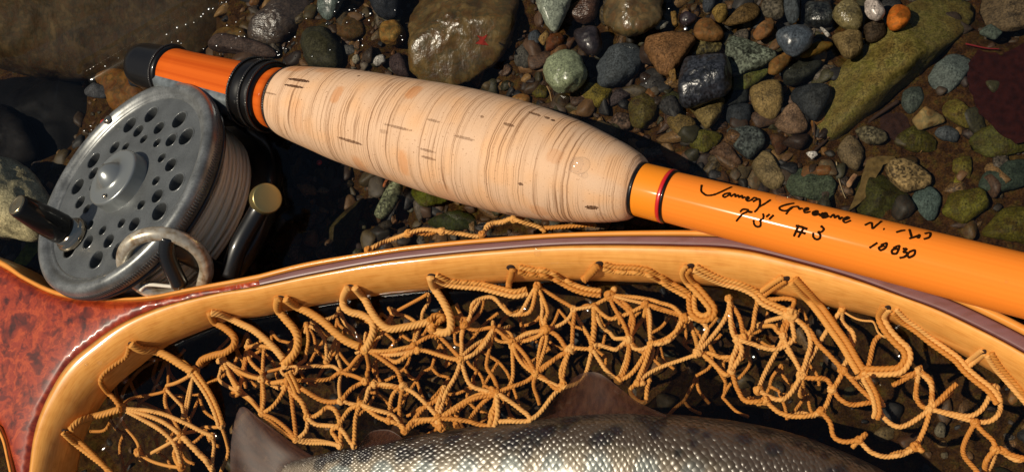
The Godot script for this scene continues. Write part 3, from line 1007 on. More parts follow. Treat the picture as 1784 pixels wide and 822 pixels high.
func rope(px, rpx, layer, called = "net_cord", drop = 0.0, side = 0.0, join = null):
	# px = flat list of photograph points; layer 0 lies at the water's surface, 3 deep in the bag; thick lacing starts on the hoop
	var st = []
	for k in range(0, px.size(), 2):
		st.append([px[k], px[k + 1]])
	var dense = cat(st, 5, false)
	var n = dense.size()
	var seed1 = float(rng.randi() % 1000)
	var ys = []
	var ps = []
	for k in n:
		var s = dense[k]
		var t = float(k) / (n - 1)
		if side != 0.0:
			var a = dense[maxi(k - 1, 0)]
			var b = dense[mini(k + 1, n - 1)]
			var v = Vector2(b[0] - a[0], b[1] - a[1]).normalized()
			s = [s[0] - v.y * side, s[1] + v.x * side]
		var y = -0.0015 - 0.0050 * layer + 0.0016 * cord_noise.get_noise_2d(seed1, k * 0.35)
		if called == "lacing_cord":
			y = lerpf(0.004, 0.0005 - drop * 0.001, t)
		var b2 = null
		if layer < 1.5:
			b2 = on_band(s[0], s[1], 0.0)
		var p0 = at_h(s[0], s[1], y)
		if b2 != null:
			y = maxf(y, b2.y + rpx * pxm(p0) * 1.15)
		ys.append(y)
		ps.append(s)
	var pts = []
	for k in n:
		var y = (ys[maxi(k - 1, 0)] + ys[k] * 2.0 + ys[mini(k + 1, n - 1)]) / 4.0
		pts.append(at_h(ps[k][0], ps[k][1], y))
	if called == "net_cord" and join == null:
		waiting.append([ps, pts, rpx * 0.78])
		return
	lay(pts, rpx * (0.8 if called == "net_cord" else 0.86), called, join)

func lay(pts, rpx, called, join):
	var n = pts.size()
	var r = rpx * pxm(pts[n / 2])
	var path = smooth_path(pts, r * 0.24)
	var d = join if join != null else blank()
	tube(d, path, r * 1.12, 20 if rpx > 5.0 else 12, 5 if rpx > 5.0 else 3, (5.5 if rpx > 5.0 else 3.6) / r)
	if join == null:
		part(called, bake(d), cord_mats[rng.randi() % 3], net)

func lay_waiting():
	# every cord of the bag ends at a knot, or where it meets another cord
	for w in waiting.size():
		var ps = waiting[w][0]
		var pts = waiting[w][1]
		var n = pts.size()
		for end in [0, n - 1]:
			var at2 = Vector2(ps[end][0], ps[end][1])
			var best = 30.0
			var to = null
			for q in knots:
				var g = Vector2(q[0], q[1]).distance_to(at2) * 0.62
				if g < best:
					best = g
					to = q[2]
			if to == null:
				best = 55.0
				for v in waiting.size():
					if v == w:
						continue
					var os = waiting[v][0]
					if absf(os[0][0] - at2.x) > 260.0:
						continue
					for k in os.size():
						var g = Vector2(os[k][0], os[k][1]).distance_to(at2)
						if g < best:
							best = g
							to = waiting[v][1][k] + Vector3(0, -0.0004, 0)
			var reach = mini(n - 1, 8)
			var shift = (to - pts[end]) if to != null else Vector3(0, -0.012, 0) + cam_ray_shift(pts[end], -0.012)
			for k in reach:
				var at = k if end == 0 else n - 1 - k
				pts[at] += shift * (1.0 - smoothstep(0.0, 1.0, float(k) / reach))
		lay(pts, waiting[w][2], "net_cord", null)

func C(o, rpx, layer, list, called = "net_cord", drop = 0.0, side = 0.0):
	var px = []
	for k in range(0, list.size(), 2):
		px.append(o[0] + list[k] * o[2])
		px.append(o[1] + list[k + 1] * o[2])
	rope(px, rpx, layer, called, drop, side)

func T(o, rpx, list, drop = 0.0, double = false):
	if double:
		C(o, rpx * 0.64, 0, list, "lacing_cord", drop, rpx * 0.56)
		C(o, rpx * 0.64, 0, list, "lacing_cord", drop, -rpx * 0.56)
	else:
		C(o, rpx, 0, list, "lacing_cord", drop)

func knot(px, py, rpx, layer):
	var c = at_h(px, py, -0.0012 - 0.0050 * layer)
	var b = on_band(px, py, 0.0)
	if b != null:
		c.y = maxf(c.y, b.y + 0.0008)
	knots.append([px, py, c])
	var r = rpx * pxm(c)
	var d = blank()
	for w in 3:
		var ax = Vector3(rng.randf() - 0.5, rng.randf() - 0.5, rng.randf() - 0.5).normalized()
		var u = ax.cross(Vector3(0.3, 0.5, 0.8)).normalized()
		var v = ax.cross(u)
		var pts = []
		for k in 9:
			var f = TAU * k / 7.0
			pts.append(c + (u * cos(f) + v * sin(f)) * r * 0.62 + ax * r * (k / 8.0 - 0.5) * 0.8)
		tube(d, smooth_path(pts, r * 0.15), r * 0.46, 10, 3, 9.0 / r)
	part("net_knot", bake(d), cord_mats[rng.randi() % 3], net)

func build_cords():
	for k in 3:
		var cm = mat([Color("cc8e44"), Color("bd7c34"), Color("d49c56")][k], 0.6, 0.0, 0.35)
		cm.rim_enabled = true
		cm.rim = 0.25
		cm.rim_tint = 0.7
		cord_mats.append(cm)
	var a = [80.0, 580.0, 0.2943]
	var b = [360.0, 480.0, 0.2434]
	var c = [600.0, 440.0, 0.2434]
	var e = [860.0, 440.0, 0.2434]
	var f = [1160.0, 440.0, 0.2434]
	var g = [1440.0, 500.0, 0.2433]
	var h = [1240.0, 620.0, 0.3049]
	var m = [760.0, 580.0, 0.2943]
	var n = [400.0, 620.0, 0.2457]
	var w = [440.0, 260.0, 0.314]
	for q in [[a, 870, 232, 13, 0], [a, 440, 447, 11, 0], [a, 1034, 548, 9, 0], [a, 980, 612, 8, 0], [a, 710, 335, 6, 1], [a, 815, 495, 7, 1], [a, 795, 605, 8, 0], [a, 1045, 160, 7, 1], [a, 1280, 270, 7, 1], [a, 1150, 345, 6, 1], [a, 545, 695, 6, 1], [a, 800, 800, 9, 0],
			[b, 110, 600, 8, 1], [b, 285, 508, 6, 1], [b, 395, 742, 9, 1], [b, 856, 616, 7, 1], [b, 960, 690, 8, 1], [b, 1135, 530, 12, 0], [b, 715, 352, 7, 1], [b, 570, 640, 12, 0], [b, 1340, 272, 6, 1], [b, 1200, 780, 9, 0],
			[c, 860, 520, 11, 0], [c, 1070, 545, 8, 0], [c, 1205, 640, 9, 0], [c, 345, 435, 7, 1], [c, 495, 665, 8, 0], [c, 625, 530, 9, 0], [c, 830, 770, 10, 0], [c, 520, 700, 9, 0],
			[e, 380, 552, 12, 0], [e, 562, 684, 10, 0], [e, 835, 305, 13, 0], [e, 968, 622, 11, 0], [e, 1130, 655, 9, 0], [e, 1090, 370, 9, 0], [e, 1370, 470, 11, 0], [e, 575, 405, 8, 0], [e, 722, 385, 8, 0], [e, 705, 690, 9, 0], [e, 330, 250, 9, 0],
			[f, 232, 715, 11, 0], [f, 560, 605, 10, 0], [f, 895, 445, 17, 0], [f, 130, 470, 10, 0], [f, 510, 620, 10, 0], [f, 455, 330, 9, 0], [f, 845, 600, 9, 0], [f, 680, 525, 8, 1],
			[g, 285, 625, 14, 0], [g, 112, 592, 9, 0], [g, 665, 600, 10, 0], [g, 1200, 730, 13, 0], [g, 115, 180, 8, 0],
			[h, 115, 88, 9, 0], [h, 310, 255, 10, 0], [h, 628, 316, 10, 0], [h, 690, 192, 10, 0], [h, 845, 480, 9, 0], [h, 1168, 518, 11, 0], [h, 1252, 305, 10, 0], [h, 1510, 380, 10, 0], [h, 1625, 535, 10, 0], [h, 515, 110, 11, 0], [h, 755, 85, 10, 0], [h, 270, 195, 11, 0],
			[m, 790, 105, 11, 0], [m, 1080, 280, 10, 0], [m, 360, 355, 9, 0], [m, 590, 245, 9, 0], [m, 735, 330, 8, 0], [m, 1190, 298, 8, 0], [m, 30, 560, 10, 0],
			[n, 60, 260, 7, 0], [n, 225, 165, 9, 0], [n, 225, 410, 8, 0], [n, 420, 180, 12, 0], [n, 470, 595, 8, 0], [n, 550, 435, 9, 0], [n, 790, 320, 9, 0], [n, 930, 345, 9, 0], [n, 770, 500, 8, 0], [n, 1130, 460, 9, 0], [n, 1240, 535, 9, 0], [n, 1230, 215, 10, 0], [n, 1480, 440, 10, 0], [n, 960, 180, 9, 0], [n, 780, 640, 8, 0], [n, 880, 640, 7, 0]]:
		var o = q[0]
		knot(o[0] + q[1] * o[2], o[1] + q[2] * o[2], q[3] * 0.78, q[4])
	for q in [[640, 560], [868, 465], [1050, 455], [1275, 472], [1450, 388]]:
		knot(w[0] + q[0] * w[2], w[1] + q[1] * w[2], 7.0, 0)
	T(a, 7.5, [500, 66, 560, 98, 640, 105, 720, 140, 800, 190, 868, 232], 0, false)
	C(a, 4.5, 0, [490, 75, 470, 140, 400, 190, 340, 240, 320, 290, 350, 340, 400, 390, 438, 445], "lacing_cord")
	T(a, 6.5, [140, 575, 190, 525, 260, 500, 340, 480, 438, 450])
	C(a, 4.5, 0, [95, 590, 160, 650, 250, 720, 340, 790, 420, 870], "lacing_cord")
	C(a, 4.5, 0, [110, 588, 180, 632, 270, 715, 350, 800, 400, 880], "lacing_cord")
	C(a, 4.5, 0, [450, 440, 580, 455, 690, 480, 790, 520, 870, 555, 975, 600])
	C(a, 4.5, 0, [450, 450, 600, 490, 700, 535, 790, 605])
	C(a, 4.5, 0, [450, 455, 580, 520, 680, 580, 750, 650, 790, 750, 815, 830])
	T(a, 6.5, [870, 235, 950, 350, 1000, 450, 1032, 545], 1.0, true)
	T([360.0, 480.0, 0.2434], 6.5, [20, 268, 50, 330, 130, 380, 192, 440, 190, 500, 130, 550, 50, 570, -30, 600, -60, 640])
	C(a, 3.8, 1, [1040, 560, 1070, 650, 1080, 750, 1070, 860])
	C(a, 3.8, 1, [970, 610, 1000, 700, 1020, 850])
	C(a, 3.8, 1, [760, 200, 720, 290, 710, 335, 690, 460, 690, 570])
	C(a, 3.6, 1, [660, 280, 710, 335, 770, 400, 820, 450, 860, 500])
	C(a, 3.4, 2, [830, 240, 835, 300, 815, 410])
	C(a, 3.4, 2, [885, 290, 860, 390, 838, 450])
	C(a, 3.6, 1, [830, 130, 845, 190, 870, 230])
	C(a, 3.6, 2, [1020, 50, 1020, 130, 1010, 200, 1005, 290])
	C(a, 3.6, 1, [1045, 160, 1030, 230, 1010, 300, 995, 335])
	C(a, 3.8, 1, [1155, -20, 1190, 80, 1180, 170, 1150, 290, 1130, 360, 1120, 460])
	C(a, 3.8, 1, [1045, 160, 1090, 220, 1110, 300, 1140, 350, 1200, 400, 1255, 475])
	C(a, 3.8, 1, [1100, 200, 1180, 240, 1270, 270, 1350, 312])
	C(a, 3.8, 2, [1295, 0, 1290, 120, 1280, 260, 1280, 400, 1290, 470])
	C(a, 3.4, 2, [990, 330, 1050, 380, 1130, 412])
	C(a, 3.6, 2, [670, 600, 600, 700, 545, 790, 515, 840])
	C(a, 4.0, 1, [465, 685, 500, 750, 530, 815])
	C(a, 6.0, 0, [795, 605, 870, 680, 940, 760, 975, 840])
	C(a, 4.5, 1, [700, 590, 740, 680, 770, 760, 805, 815])
	C(a, 3.2, 3, [590, 570, 560, 640, 545, 700])
	C(a, 3.4, 3, [590, 750, 620, 790, 680, 820])
	C(a, 3.4, 2, [965, 460, 930, 530, 900, 600, 875, 660])
	C(a, 3.4, 2, [835, 530, 850, 580, 850, 640])
	C(a, 3.2, 3, [620, 230, 570, 330, 555, 410])
	C(a, 3.2, 3, [650, 180, 700, 165, 760, 150, 780, 210])
	C(a, 3.2, 3, [430, 690, 480, 600, 540, 520])
	C(a, 3.4, 3, [720, 700, 735, 760, 690, 830])
	T(b, 6.5, [30, 268, 110, 280, 230, 340, 330, 390, 430, 470, 500, 540, 548, 600])
	T(b, 7.5, [510, 165, 505, 235, 560, 310, 620, 380, 650, 450, 640, 530, 600, 590, 560, 625], 0.5)
	T(b, 7.5, [560, 165, 640, 220, 740, 270, 830, 330, 920, 410, 1000, 470, 1095, 510], 1.0)
	T(b, 7.0, [1012, 85, 980, 150, 980, 220, 1030, 262, 1110, 282, 1180, 330, 1190, 400, 1160, 480, 1130, 535], 1.0)
	C(b, 3.2, 0, [540, 600, 525, 660, 545, 705, 590, 715, 640, 690, 645, 630, 610, 575])
	T(b, 6.0, [580, 690, 620, 770, 650, 840], 2.0, true)
	C(b, 3.8, 1, [80, 460, 80, 560, 70, 650, 70, 700])
	C(b, 3.8, 1, [110, 600, 90, 690, 50, 800])
	C(b, 4.0, 1, [115, 600, 160, 680, 210, 780, 235, 830])
	C(b, 3.8, 1, [160, 640, 240, 700, 350, 730, 395, 735])
	C(b, 4.0, 1, [250, 400, 280, 500, 270, 600, 240, 780, 230, 860])
	C(b, 3.8, 1, [345, 340, 310, 420, 282, 505])
	C(b, 4.2, 1, [310, 520, 320, 620, 380, 700, 390, 790])
	C(b, 3.8, 1, [420, 290, 430, 400, 410, 520, 400, 620, 395, 735])
	C(b, 4.4, 0, [440, 440, 520, 470, 575, 540])
	C(b, 3.2, 2, [490, 560, 450, 650, 415, 725])
	C(b, 4.0, 1, [400, 740, 460, 780, 560, 830, 620, 850])
	C(b, 3.8, 2, [720, 350, 700, 440, 690, 480])
	C(b, 3.8, 1, [715, 355, 725, 470, 710, 560, 700, 650, 705, 820])
	C(b, 3.8, 1, [725, 365, 810, 410, 850, 500, 855, 610])
	C(b, 3.8, 1, [700, 560, 750, 630, 830, 650, 900, 650, 960, 690])
	C(b, 4.2, 1, [855, 615, 900, 520, 945, 430])
	C(b, 3.6, 2, [930, 430, 930, 540, 935, 640, 940, 790])
	C(b, 4.2, 1, [760, 825, 850, 770, 940, 700, 1040, 670, 1135, 640])
	C(b, 3.8, 1, [950, 220, 930, 310, 910, 365])
	C(b, 4.2, 1, [940, 230, 990, 340, 1060, 390, 1135, 450])
	C(b, 3.4, 1, [1270, 380, 1250, 460, 1205, 530])
	C(b, 4.2, 0, [1170, 540, 1270, 552, 1397, 530])
	C(b, 4.8, 0, [1170, 565, 1290, 600, 1397, 640, 1500, 670])
	C(b, 4.6, 0, [1170, 600, 1290, 640, 1397, 690, 1470, 720])
	C(b, 4.6, 1, [1170, 560, 1170, 650, 1120, 730, 1040, 810])
	C(b, 4.0, 2, [1210, 660, 1210, 790])
	C(b, 4.2, 1, [960, 690, 1030, 720, 1100, 770])
	C(b, 3.8, 2, [980, 700, 970, 760, 1015, 830])
	C(b, 3.8, 2, [1290, 680, 1300, 770])
	C(b, 4.2, 1, [1200, 785, 1300, 800, 1410, 800])
	C(b, 3.6, 1, [1195, 165, 1280, 210, 1340, 270, 1310, 340])
	C(b, 3.6, 1, [1390, 150, 1360, 220, 1340, 275])
	C(b, 3.0, 0, [1000, 520, 1040, 550, 1090, 545, 1100, 500, 1060, 450])
	C(b, 3.0, 0, [1150, 340, 1135, 390, 1150, 420, 1200, 420, 1240, 380])
	T(c, 7.0, [72, 250, 140, 330, 190, 420, 250, 500, 320, 545, 420, 535, 520, 515, 625, 490], 1.0)
	T(c, 7.5, [615, 175, 640, 250, 700, 340, 745, 430, 762, 500, 750, 560, 690, 572, 620, 540], 1.5)
	T(c, 7.5, [650, 175, 740, 215, 860, 230, 980, 240, 1100, 270, 1220, 295, 1310, 275], 1.0, true)
	T(c, 6.0, [1205, 120, 1195, 170, 1180, 215, 1175, 250])
	C(c, 5.5, 0, [600, 490, 650, 450, 705, 465, 640, 510, 630, 565], "lacing_cord")
	C(c, 3.6, 1, [190, 330, 280, 370, 345, 435])
	C(c, 3.6, 1, [395, 300, 370, 390, 345, 440, 330, 510])
	C(c, 4.0, 1, [340, 385, 440, 400])
	C(c, 3.8, 1, [380, 450, 470, 470, 515, 520, 500, 600, 490, 665])
	C(c, 3.6, 2, [510, 300, 500, 400])
	C(c, 3.8, 1, [590, 290, 600, 350, 560, 430, 550, 520, 530, 610])
	C(c, 3.8, 1, [510, 430, 600, 420, 690, 410])
	C(c, 3.8, 1, [830, 260, 810, 350])
	C(c, 4.2, 0, [730, 350, 800, 370, 865, 400])
	C(c, 4.2, 0, [780, 450, 880, 410, 950, 340, 1060, 320, 1130, 390, 1190, 440, 1290, 440, 1390, 400])
	C(c, 3.6, 1, [965, 280, 940, 360])
	C(c, 4.0, 1, [1000, 355, 980, 440, 910, 500])
	C(c, 4.0, 0, [760, 460, 830, 410, 925, 380])
	C(c, 4.0, 1, [1060, 355, 1060, 450, 1070, 545, 1040, 650, 1020, 820])
	C(c, 3.8, 1, [1150, 440, 1130, 550, 1100, 690])
	C(c, 4.2, 1, [1205, 450, 1180, 540, 1190, 640, 1230, 720, 1310, 810])
	C(c, 3.8, 1, [1075, 545, 1190, 540])
	C(c, 4.0, 1, [920, 510, 980, 580, 1030, 650])
	C(c, 4.0, 1, [870, 550, 820, 640, 765, 770])
	C(c, 4.0, 1, [885, 560, 840, 680, 815, 770])
	C(c, 4.4, 0, [850, 765, 940, 720, 1010, 650, 1070, 560])
	C(c, 4.0, 1, [870, 780, 960, 750, 1040, 725])
	C(c, 4.2, 0, [1210, 620, 1290, 580, 1400, 560])
	C(c, 4.0, 1, [1400, 590, 1310, 660, 1235, 705])
	C(c, 4.0, 1, [1310, 440, 1360, 520, 1385, 560])
	C(c, 4.4, 1, [670, 650, 720, 700, 735, 790])
	C(c, 4.4, 0, [510, 650, 600, 600, 700, 590, 765, 555])
	C(c, 4.2, 0, [210, 700, 340, 712, 440, 690, 540, 630])
	C(c, 4.4, 0, [230, 740, 350, 780, 440, 810])
	C(c, 4.0, 1, [285, 565, 260, 640, 225, 695])
	C(c, 4.4, 0, [510, 725, 600, 710, 690, 700])
	C(c, 4.2, 1, [490, 780, 600, 740, 710, 765])
	C(c, 4.0, 1, [1100, 680, 1180, 720, 1240, 710])
	C(c, 3.8, 2, [1195, 715, 1175, 810])
	T(e, 7.5, [180, 120, 280, 140, 380, 150, 470, 190, 560, 240, 660, 275, 770, 290], 1.0, true)
	T(e, 7.5, [745, 92, 700, 145, 640, 200])
	T(e, 7.5, [790, 100, 880, 120, 1000, 125, 1100, 140, 1200, 190, 1300, 250, 1400, 305], 1.0, true)
	C(e, 4.0, 0, [330, 220, 340, 300, 350, 400, 345, 480, 372, 550])
	C(e, 4.0, 0, [385, 290, 400, 400, 370, 480, 380, 550])
	C(e, 4.2, 0, [0, 290, 60, 360, 110, 430, 200, 442, 290, 420, 345, 365])
	C(e, 4.0, 1, [250, 450, 290, 520, 325, 560])
	C(e, 4.0, 1, [95, 440, 130, 500, 90, 570, 110, 640, 160, 690, 240, 770, 290, 830])
	C(e, 3.6, 1, [50, 550, 30, 660, 15, 710])
	C(e, 4.2, 0, [140, 625, 220, 580, 330, 560, 385, 545])
	C(e, 4.0, 1, [175, 695, 250, 640, 315, 585])
	C(e, 4.0, 1, [335, 585, 300, 680, 255, 790])
	C(e, 4.0, 1, [398, 600, 395, 680, 385, 775])
	C(e, 5.0, 0, [390, 560, 460, 600, 520, 680, 565, 685])
	C(e, 4.6, 0, [325, 830, 420, 770, 500, 720, 558, 685])
	C(e, 4.0, 1, [400, 490, 440, 570])
	C(e, 4.0, 1, [450, 565, 520, 520, 565, 450])
	C(e, 4.4, 0, [545, 250, 560, 350, 578, 420, 570, 520, 568, 650])
	C(e, 4.2, 1, [440, 295, 520, 360, 575, 405])
	C(e, 3.0, 0, [560, 310, 640, 350, 725, 372])
	C(e, 4.0, 1, [590, 420, 710, 410])
	C(e, 4.0, 1, [600, 445, 710, 450])
	C(e, 4.0, 2, [635, 440, 650, 550, 640, 650])
	C(e, 4.2, 1, [580, 660, 690, 655])
	C(e, 6.0, 1, [720, 370, 720, 460, 702, 560])
	C(e, 5.0, 0, [820, 205, 870, 230, 850, 305])
	C(e, 4.2, 1, [812, 330, 800, 450])
	C(e, 4.2, 0, [850, 300, 860, 420, 845, 550])
	C(e, 4.6, 0, [890, 310, 960, 370, 990, 440, 970, 540, 960, 625])
	C(e, 4.4, 0, [925, 330, 990, 420, 1005, 520, 985, 610])
	C(e, 4.2, 0, [740, 450, 810, 480, 900, 460, 965, 415])
	C(e, 4.2, 1, [765, 470, 780, 540, 830, 570, 880, 640, 940, 695])
	C(e, 4.2, 1, [875, 520, 920, 600, 945, 660])
	C(e, 4.2, 0, [960, 615, 1000, 680, 1060, 692, 1115, 655])
	C(e, 4.4, 1, [970, 640, 970, 740, 945, 850])
	C(e, 4.2, 0, [910, 300, 1060, 320, 1200, 360, 1300, 390, 1375, 445])
	C(e, 4.0, 1, [1100, 195, 1100, 320])
	C(e, 3.6, 0, [970, 265, 1040, 315])
	C(e, 4.2, 1, [1090, 370, 1080, 450, 1040, 520, 1005, 590])
	C(e, 4.2, 0, [1100, 375, 1200, 400, 1290, 440, 1325, 500])
	C(e, 4.2, 0, [1070, 465, 1130, 530, 1175, 630])
	C(e, 4.2, 1, [1090, 480, 1120, 580, 1145, 660])
	C(e, 4.6, 0, [1150, 640, 1230, 640, 1290, 600, 1330, 520, 1365, 475])
	C(e, 4.4, 0, [700, 690, 740, 660, 820, 680, 900, 710, 960, 725])
	C(e, 4.4, 1, [700, 690, 690, 750, 655, 830])
	C(e, 4.0, 1, [705, 695, 760, 770])
	C(e, 4.6, 0, [1115, 665, 1090, 760, 1055, 840])
	C(e, 4.6, 0, [1138, 665, 1140, 850])
	C(e, 4.2, 1, [1190, 660, 1190, 740, 1178, 850])
	C(e, 4.2, 1, [1335, 630, 1290, 740, 1235, 850])
	C(e, 4.0, 2, [1245, 680, 1215, 780])
	C(e, 4.2, 1, [985, 780, 1060, 790, 1110, 755])
	C(e, 4.0, 2, [785, 690, 755, 800])
	T(f, 8.0, [165, 105, 138, 150, 170, 210, 230, 270, 290, 340, 332, 400, 322, 450, 260, 470, 200, 430, 186, 360, 190, 300], 1.0, true)
	T(f, 7.5, [210, 110, 300, 160, 420, 210, 540, 240, 640, 290, 700, 350, 780, 390, 860, 425], 1.0, true)
	T(f, 7.5, [850, 190, 770, 240, 700, 290], 0.0, true)
	C(f, 4.6, 0, [720, 300, 800, 325, 880, 330, 935, 355, 930, 450])
	T(f, 9.5, [912, 200, 980, 270, 1050, 340, 1130, 440, 1200, 540, 1280, 650, 1350, 770, 1400, 850], 1.0, true)
	C(f, 4.6, 0, [390, 270, 450, 350, 500, 410, 550, 500, 585, 575])
	C(f, 4.6, 1, [450, 270, 455, 360])
	C(f, 4.6, 0, [660, 325, 640, 430, 620, 550, 555, 610])
	C(f, 5.0, 0, [365, 340, 430, 420, 480, 500, 525, 590])
	C(f, 5.0, 0, [395, 420, 440, 520, 485, 590])
	C(f, 4.6, 0, [390, 470, 410, 560, 345, 690])
	C(f, 5.0, 0, [195, 545, 280, 520, 312, 590, 335, 690])
	C(f, 4.6, 1, [100, 450, 150, 430, 182, 520, 210, 620, 212, 710])
	C(f, 4.4, 1, [0, 400, 60, 440, 110, 490])
	C(f, 4.6, 0, [0, 640, 60, 600, 125, 480])
	C(f, 4.6, 1, [0, 790, 70, 680, 125, 560])
	C(f, 4.6, 1, [660, 525, 720, 480, 800, 435])
	C(f, 4.6, 0, [715, 480, 770, 510, 800, 570, 835, 620])
	C(f, 5.0, 0, [810, 405, 830, 490, 850, 580])
	C(f, 4.6, 1, [870, 515, 870, 610])
	C(f, 4.8, 0, [930, 490, 930, 590, 900, 640, 800, 690, 700, 680, 620, 650, 530, 620])
	C(f, 5.0, 0, [955, 485, 1010, 540, 1040, 640, 1020, 740, 990, 840])
	C(f, 5.0, 0, [975, 485, 1050, 560, 1080, 680, 1120, 820])
	C(f, 5.4, 0, [500, 630, 520, 720, 570, 830])
	C(f, 5.4, 0, [540, 650, 590, 740, 605, 830])
	C(f, 4.6, 1, [715, 680, 740, 740, 718, 830])
	C(f, 4.6, 1, [825, 695, 790, 820])
	C(f, 4.6, 1, [930, 675, 880, 740, 845, 830])
	C(f, 4.6, 0, [275, 705, 330, 720, 400, 750, 505, 750, 540, 815])
	C(f, 4.6, 1, [330, 745, 308, 840])
	C(f, 5.0, 0, [115, 830, 190, 770, 235, 715])
	C(f, 4.6, 1, [235, 715, 215, 820])
	C(f, 4.6, 0, [1260, 420, 1270, 500, 1340, 570, 1352, 660, 1318, 730])
	C(f, 4.6, 1, [1195, 585, 1120, 650, 1085, 730])
	C(f, 4.6, 0, [1125, 780, 1220, 800, 1315, 770])
	C(f, 4.4, 1, [115, 680, 200, 665])
	T(g, 8.5, [435, 152, 398, 220, 440, 310, 510, 390, 572, 450, 582, 520, 530, 590, 430, 605, 330, 605, 265, 600], 1.0, true)
	T(g, 7.5, [490, 170, 560, 240, 660, 310, 760, 390, 860, 460, 940, 520, 1000, 590, 1080, 660, 1180, 740, 1240, 830], 1.0, true)
	T(g, 7.0, [1130, 465, 1060, 520, 1010, 560], 0.0, true)
	T(g, 8.0, [1170, 480, 1230, 570, 1300, 650, 1414, 780, 1500, 880], 1.0, true)
	C(g, 5.0, 0, [1190, 590, 1205, 680, 1230, 760])
	C(g, 5.0, 0, [235, 455, 310, 400, 385, 345])
	C(g, 2.2, 0, [225, 195, 260, 240, 340, 250, 380, 330, 460, 380, 505, 415])
	C(g, 4.6, 0, [110, 180, 120, 260, 180, 310, 205, 410])
	C(g, 3.0, 0, [0, 110, 100, 165, 160, 190])
	C(g, 5.0, 0, [705, 470, 690, 540, 660, 600, 580, 650, 485, 695])
	C(g, 4.8, 1, [665, 605, 600, 680, 555, 740])
	C(g, 5.0, 0, [690, 590, 740, 640, 762, 720, 750, 840])
	C(g, 4.6, 1, [590, 710, 620, 790, 680, 800, 750, 765])
	C(g, 5.0, 0, [945, 685, 870, 750, 790, 825])
	C(g, 4.8, 1, [912, 750, 880, 840])
	C(g, 4.6, 1, [220, 570, 230, 640, 300, 740, 345, 840])
	C(g, 4.6, 0, [135, 635, 220, 710, 295, 770])
	T(g, 7.0, [280, 640, 320, 720, 360, 790, 400, 860], 2.0, true)
	C(h, 5.0, 0, [-10, 195, 60, 140, 115, 85])
	C(h, 5.0, 0, [115, 85, 150, 190, 200, 260, 312, 258])
	C(h, 5.0, 1, [315, 258, 240, 310, 165, 425])
	C(h, 5.0, 0, [312, 262, 380, 320, 470, 345, 560, 340, 628, 315])
	C(h, 5.0, 1, [628, 318, 540, 380, 450, 490])
	C(h, 5.0, 0, [632, 312, 680, 380, 700, 460, 760, 490, 845, 480])
	C(h, 4.8, 0, [692, 200, 660, 280, 628, 315])
	C(h, 5.0, 0, [595, -5, 640, 90, 690, 180, 740, 250, 830, 290, 925, 300])
	C(h, 5.0, 0, [755, 95, 720, 160, 692, 200])
	C(h, 5.0, 0, [765, 110, 850, 190, 930, 260])
	C(h, 5.0, 0, [285, 205, 370, 250, 440, 230, 495, 140])
	C(h, 4.8, 1, [500, 110, 520, 190, 522, 240, 565, 175])
	C(h, 4.8, 0, [935, 350, 910, 410, 850, 480])
	C(h, 4.8, 1, [850, 485, 790, 550, 760, 590])
	C(h, 5.0, 0, [860, 480, 920, 550, 1000, 575, 1100, 560, 1170, 515])
	T(h, 7.0, [880, 130, 930, 220, 950, 310, 940, 355], 2.0, true)
	C(h, 5.0, 0, [955, 270, 1010, 370, 1070, 405, 1150, 380, 1250, 315])
	C(h, 5.0, 0, [1245, 325, 1220, 420, 1180, 500])
	C(h, 4.8, 1, [1175, 515, 1120, 580, 1030, 680])
	C(h, 5.2, 0, [1180, 505, 1240, 570, 1245, 680])
	C(h, 5.0, 0, [1260, 310, 1340, 230, 1415, 145])
	C(h, 4.8, 1, [1385, 190, 1345, 310])
	C(h, 5.0, 0, [1200, 70, 1250, 140, 1265, 220, 1255, 290])
	C(h, 5.0, 0, [1190, 90, 1110, 130, 1025, 172])
	C(h, 4.8, 1, [1125, 175, 1150, 230, 1240, 230])
	C(h, 5.0, 0, [1265, 325, 1400, 340, 1540, 340, 1605, 285])
	C(h, 5.0, 0, [1355, 370, 1480, 380, 1600, 370, 1652, 310, 1640, 230, 1580, 170])
	C(h, 5.0, 1, [1500, 385, 1450, 490, 1430, 600, 1415, 680])
	C(h, 5.0, 0, [1600, 375, 1615, 460, 1625, 535])
	C(h, 5.0, 0, [1625, 532, 1700, 555, 1800, 575])
	C(h, 5.5, 0, [1622, 540, 1560, 610, 1530, 680])
	C(h, 5.5, 1, [1610, 560, 1600, 620, 1560, 690])
	C(h, 5.5, 0, [1800, 585, 1700, 600, 1630, 680])
	C(h, 5.5, 0, [1800, 640, 1720, 640, 1680, 690])
	# the gathered heap above the trout
	C(m, 4.6, 0, [90, 375, 200, 355, 330, 355])
	C(m, 4.8, 0, [90, 350, 180, 375, 330, 370, 375, 350])
	C(m, 5.5, 0, [350, 360, 340, 450, 315, 550])
	C(m, 5.5, 0, [375, 360, 365, 460, 335, 555])
	C(m, 4.8, 0, [50, 490, 150, 510, 250, 540, 340, 555])
	C(m, 5.0, 0, [415, 405, 480, 440, 545, 490, 550, 520, 470, 525, 410, 535])
	C(m, 4.8, 0, [550, 510, 640, 460, 720, 430])
	C(m, 4.6, 1, [120, 450, 200, 395, 260, 380])
	C(m, 4.6, 1, [210, 480, 260, 410, 300, 380])
	C(m, 4.6, 1, [250, 400, 300, 460, 320, 520])
	C(m, 4.6, 0, [120, 240, 170, 290, 250, 340, 290, 360])
	C(m, 4.6, 0, [75, 200, 80, 290, 50, 380, 20, 500])
	C(m, 5.0, 0, [30, 300, 10, 400, 0, 520, 30, 580])
	C(m, 5.0, 0, [60, 360, 30, 450, 50, 580])
	C(m, 4.2, 1, [290, 240, 430, 245, 450, 150])
	C(m, 4.4, 0, [300, 240, 290, 290, 320, 340])
	C(m, 4.2, 1, [320, 60, 300, 160, 290, 240, 240, 320])
	C(m, 4.2, 1, [410, 250, 405, 330])
